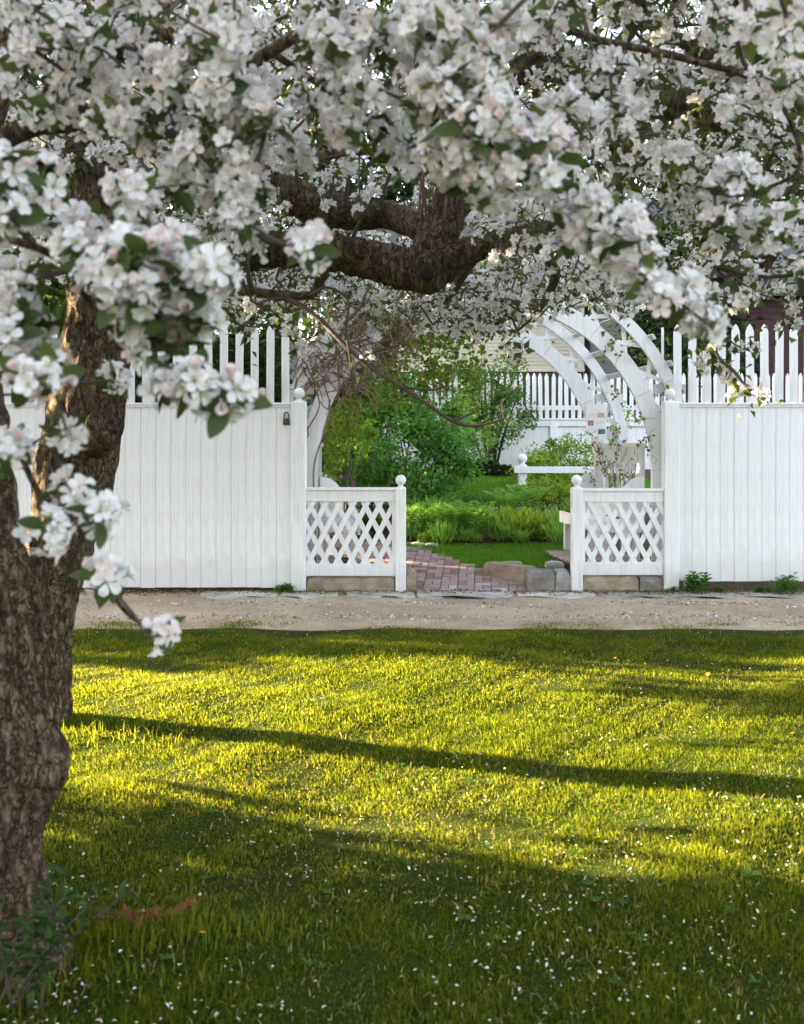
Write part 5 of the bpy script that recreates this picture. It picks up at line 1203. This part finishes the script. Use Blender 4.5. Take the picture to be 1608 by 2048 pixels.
TC.limb([(1650, 370, 5.0), (1560, 480, 5.2), (1480, 580, 5.6), (1400, 590, 6.0), (1280, 560, 6.2)], [20, 17, 14, 10, 5], "branch", 12, 8, .06, 36)
TC.limb([(1500, 372, 4.7), (1470, 500, 4.5), (1440, 620, 4.3), (1430, 700, 4.2), (1470, 745, 4.15), (1500, 785, 4.1)], [9, 7, 5, 4, 3, 2], "branch", 8, 8, .05, 37, M_TWIG)
cc_ = fill(1250, 1010, 1780, -120, 640, 3.2, 7.4, lambda px, py, Y: py < np.interp(px, [1000, 1300, 1360, 1450], [575, 580, 625, 640]))
for q in ((1405, 715, 4.2), (1420, 700, 4.2), (1440, 725, 4.2), (1455, 760, 4.2), (1480, 790, 4.15), (1515, 795, 4.1), (1435, 690, 4.2), (1500, 700, 4.3), (1470, 690, 4.3), (1570, 655, 4.6), (1585, 648, 4.6), (1400, 735, 4.3)): cc_.append(tuple(P(*q)))
TC.clusters(cc_); ptsC = TC.bloom(single=260, fine=100); TC.extra_leaves(ptsC, 3800)
TC.extra_leaves(np.array([tuple(P(random.uniform(950, 2100), random.uniform(-900, -160), random.uniform(2.6, 7))) for _ in range(300)]), 7000, .11)  # unseen leaves added above the frame to darken the upper right

# ------------------------------------------------------------------ trees further off: behind the houses, and beside the lawn out of frame
def big_tree(name, label, x, y, z0, h, rad, zc, n, L, m, trunk=.2, group=None, ty=0, clumps=70):
    global rng
    keep_rng = rng; rng = np.random.default_rng(int(n + h * 10)); random.seed(int(n + h))
    o = empty(name, (x, y, z0), label, "tree", group); mb = MB()
    tips = foliage(mb, (x, y, zc), rad, n, L, L * .6, clumps, .26, 0, .35); rng = keep_rng
    part("crown", mb, m, o)
    sb = MB(); sb.tube([(x, y + ty, z0 - .2), (x, y + ty, zc - rad[2] * .8), (x, y, zc + rad[2] * .2)], [trunk * 1.3, trunk, trunk * .4], 8)
    for t in tips[:18]: sb.tube([(x, y, zc - rad[2] * .5 + random.uniform(0, rad[2] * .5)), tuple(t)], [trunk * .35, .02], 5)
    part("trunk", sb, M_DKSTEM, o)
for k, (x, y, h, rx, lab) in enumerate(((-8, 25, 16, 4.5, "tall dark tree behind the evergreen hedge and shed"), (-2, 31, 18, 5, "dark tree rising behind the shed and vine"), (5, 36, 19, 6, "dark tree rising behind the beige house roof"), (12.5, 35, 19, 6, "dark tree rising behind the grey house roof"), (19, 33, 17, 5.5, "dark tree rising behind the red barn"))):
    big_tree("background_tree", lab, x, y, .95, h, (rx, 3, h * .48), .95 + h * .5, 9000, .40, LM['dark'], .3, None)

big_tree("background_tree", "dark leafy tree standing between the picket fence and grey house", 6.5, 23.2, .95, 7, (1.7, 1.0, 2.7), 4.9, 6500, .20, LM['dark'], .15)
# trees added on the sunny side to block sun from canopy, near lawn, garden
big_tree("sun_blocker_tree", "tall leafy tree added out of frame, its high crown shading the blossoms", -8.2, 8.8, 0, 8, (1.6, 4.8, 2.9), 5.32, 17000, .24, LM['outer'], .22, None, -2.9)
big_tree("sun_blocker_tree", "low-branched leafy tree added out of frame to shade the near lawn", -7.4, 3.40, 0, 6, (1.3, 3.4, 2.9), 2.75, 30000, .22, LM['outer'], .18, None, 0, 190)
big_tree("sun_blocker_tree", "broad leafy tree added behind the hedge to keep sun off the arbor", -7.2, 14.6, .4, 8, (2.0, 3.2, 3.2), 4.6, 17000, .24, LM['outer'], .22)
big_tree("sun_blocker_tree", "leafy tree added behind the green shed roof to shade the garden", -8.5, 20.0, .9, 9, (2.2, 3.2, 3.8), 5.0, 17000, .26, LM['outer'], .22)

# ------------------------------------------------------------------ small things on the lawn
M_DAND = mat("dandelion_yellow", plain((0.75, 0.42, 0.01), .7, .2, 60, 0))
hb = MB()
for k in range(26):
    a = k * 2.4; r0 = .004 + .0105 * math.sqrt(k / 26); hb.put([(0, 0, 0), (r0 * math.cos(a - .2) , r0 * math.sin(a - .2), .006), (1.35 * r0 * math.cos(a), 1.35 * r0 * math.sin(a), .010 - k * .0002), (r0 * math.cos(a + .2), r0 * math.sin(a + .2), .006)], [(0, 1, 2), (0, 2, 3)])
head = hb.mesh("flower_head", M_DAND); stalk = MB().tube([(0, 0, 0), (.004, 0, .025), (0, 0, .05)], .0018, 5).mesh("stem", LM['weed'])
ds = [(675, 1278), (615, 1282), (700, 1296), (565, 1305), (880, 1312), (1230, 1328), (1290, 1345), (1335, 1330), (1415, 1366), (655, 1352), (800, 1340), (1165, 1390), (1105, 1420), (1530, 1390), (265, 1500), (270, 1408), (135, 1318), (490, 1555), (1060, 1445), (405, 1905), (1215, 1630), (1585, 1480)]
for k, (px, py) in enumerate(ds):
    Y = CAMH * FPX / (py - HOR) - .02; X = (px - 804) / FPX * Y; z = float(lawn_z(X, Y)); lit = 1305 < py < 1600
    o = empty("dandelion", (X, Y, z), "yellow dandelion flower in the sunlit grass" if lit else ("yellow dandelion flower in shaded grass along the lane" if py <= 1305 else "yellow dandelion flower in the shaded near lawn"), "dandelion", "dandelions in the lawn")
    st_ = add("stem", stalk, o, (X, Y, z)); hd = add("flower_head", head, o, (X, Y, z + .048), (random.uniform(.2, .7), random.uniform(-.3, .3), random.uniform(0, 6))); q = random.uniform(.6, .9) * (.7 if py > 1600 else 1); hd.scale = (q, q, q)
def tuft(label, px, py, n, h, sx, sy, m, name="grass_tuft", wd=.005, lean=.5):
    Y = CAMH * FPX / (py - HOR); X = (px - 804) / FPX * Y; x = X + rng.normal(0, sx, n); y = Y + rng.normal(0, sy, n)
    v, t, q, ti = blades(np.stack([x, y], -1), lawn_z(x, y) - .01, h * rng.uniform(.4, 1.1, n), rng.uniform(.7, 1.2, n) * wd, lean)
    tag(add(name, mesh_np(name, v, [t, q], m, tint=ti)), label, "grass", kind="stuff")
tuft("tall unmown grass tuft beside the leaning trunk's foot", 255, 1475, 230, .095, .20, .09, M_GRASS, lean=.55)
tuft("unmown grass around the nearest trunk's foot", 60, 1955, 420, .10, .20, .10, M_GRASS, lean=.7)
tuft("longer grass tuft before the dead brown twig", 300, 1880, 900, .085, .20, .05, M_GRASS, lean=.6)
# leafy suckers at the foot of the nearest trunk
SK = empty("sucker_shoots", (-.98, 2.55, 0), "dark leafy sucker shoots around the foot of the nearest trunk", "shoots")
sb = MB(); lb = MB()
for k in range(10):
    b0 = np.array(P(random.uniform(-60, 95), 1930, 2.58)); b0[2] = 0; tp = np.array(P(random.uniform(-60, 150), random.uniform(1730, 1860), random.uniform(2.35, 2.6)))
    if k == 0: tp = np.array(P(255, 1785, 2.45))
    if k == 1: tp = np.array(P(190, 1800, 2.40))
    ps, rs = smooth_path([b0, (b0 + tp) / 2 + np.array((0, 0, .03)), tp], [.004, .003, .0015], 7); sb.tube(ps, rs, 5, 0, False)
    q = np.repeat(ps[4:], 2, 0); m_ = len(q); leaves(lb, q, rand_unit(m_) * [1, 1, .6] + [0, 0, .25], rng.normal(0, .4, (m_, 3)) + [0, 0, 1], rng.uniform(.03, .055, m_), rng.uniform(.013, .022, m_), 0, rng.random(m_), .2, 2)
part("stems", sb, M_TWIG, SK)["kind"] = "stuff"; part("leaves", lb, leafmat("sucker_leaf", (0.015, 0.04, 0.008), (0.05, 0.095, 0.018), .3), SK)["kind"] = "stuff"
# dead brown twig lying in the near grass
DT = empty("dead_twig", P(290, 1840, 3.1), "dead rust-brown twig with shrivelled needles lying on the near lawn", "twig")
sb = MB(); lb = MB()
for (pts_) in (((185, 1850), (230, 1838), (300, 1846), (345, 1842), (382, 1812)), ((300, 1846), (320, 1832)), ((240, 1840), (262, 1852), (280, 1868))):
    w3 = []
    for px, py in pts_: Y = CAMH * FPX / (py - HOR) * .985; w3.append(((px - 804) / FPX * Y, Y, .035 + .01 * random.random()))
    ps, rs = smooth_path(w3, [.003] * (len(w3) - 1) + [.0015], 9); sb.tube(ps, rs, 5, 0, False); q = np.repeat(ps, 5, 0); m_ = len(q)
    leaves(lb, q + rng.normal(0, .006, q.shape), rand_unit(m_) + [.4, 0, .2], rand_unit(m_), .022, .005, 0)
part("stem", sb, mat("dead_twig_bark", plain((0.16, 0.07, 0.035), .8, .3, 30, 0)), DT); part("needles", lb, mat("dead_needle", leafy((0.16, 0.06, 0.025), (0.34, 0.15, 0.065), .2, gain=.6)), DT)["kind"] = "stuff"

# broad weed leaves and dry blades in the turf, litter on the lane
lb = MB()
for k in range(80):
    Y = 2.2 + 5.6 * random.random() ** 1.3; X = random.uniform(-1, 1) * (804 / FPX * Y * 1.05); n = random.randint(4, 8); a = np.arange(n) * 6.283 / n + random.random()
    d = np.stack([np.cos(a), np.sin(a), np.full(n, random.uniform(.25, .6))], -1); q = np.tile([X, Y, float(lawn_z(X, Y)) + .012], (n, 1)); s_ = random.uniform(.02, .038)
    leaves(lb, q, d, np.tile([0, 0, 1.0], (n, 1)), s_ * rng.uniform(.7, 1.2, n), s_ * random.uniform(.22, .5), 0, np.clip(rng.normal(.45, .2, n), 0, 1), .12, 2)
tag(part("lawn_weeds", lb, LM['weed'], None), "low broad-leaved weeds scattered through the lawn", "weeds", kind="stuff")
n = 9000; y = 2.0 + 6.3 * rng.random(n) ** 1.1; x = (rng.random(n) * 2 - 1) * (804 / FPX * y * 1.08 + .1)
v, t, q, ti = blades(np.stack([x, y], -1), lawn_z(x, y) + .004, rng.uniform(.012, .035, n), .0035, 1.9)
tag(add("dry_grass", mesh_np("dry_grass", v, [t, q], mat("dry_blade", leafy((0.16, 0.12, 0.05), (0.36, 0.29, 0.14), .3, .7, .7, .03)), tint=ti)), "dry straw-coloured blades mixed into the lawn", "grass", kind="stuff")
n = 2600; x = rng.uniform(-4.6, 4.6, n); y = 8.1 + np.abs(rng.normal(0, .22, n)); kp = rng.random(n) < np.clip(.1 + 1.1 * np.sin(x * 3.1 + 2) * np.sin(x * 1.3), .04, 1); x = x[kp]; y = y[kp]
v, t, q, ti = blades(np.stack([x, y], -1), 0 * x + .002, rng.uniform(.012, .035, len(x)), .005, 1.0)
tag(add("creeping_grass", mesh_np("creeping_grass", v, [t, q], M_GRASS, tint=ti)), "sparse grass creeping from the lawn onto the gravel lane", "grass", kind="stuff")
n = 800; x = rng.uniform(-4.5, 4.6, n); y = rng.uniform(8.1, 9.8, n); lb = MB()
leaves(lb, np.stack([x, y, np.full(n, .014)], -1), rand_unit(n) * [1, 1, .15], np.tile([0, 0, 1.0], (n, 1)) + rng.normal(0, .25, (n, 3)), rng.uniform(.012, .035, n), rng.uniform(.006, .016, n), 0)
tag(part("lane_litter", lb, MATS["dead_leaf"], None), "bits of dry brown leaf scattered on the gravel lane", "leaves", kind="stuff")
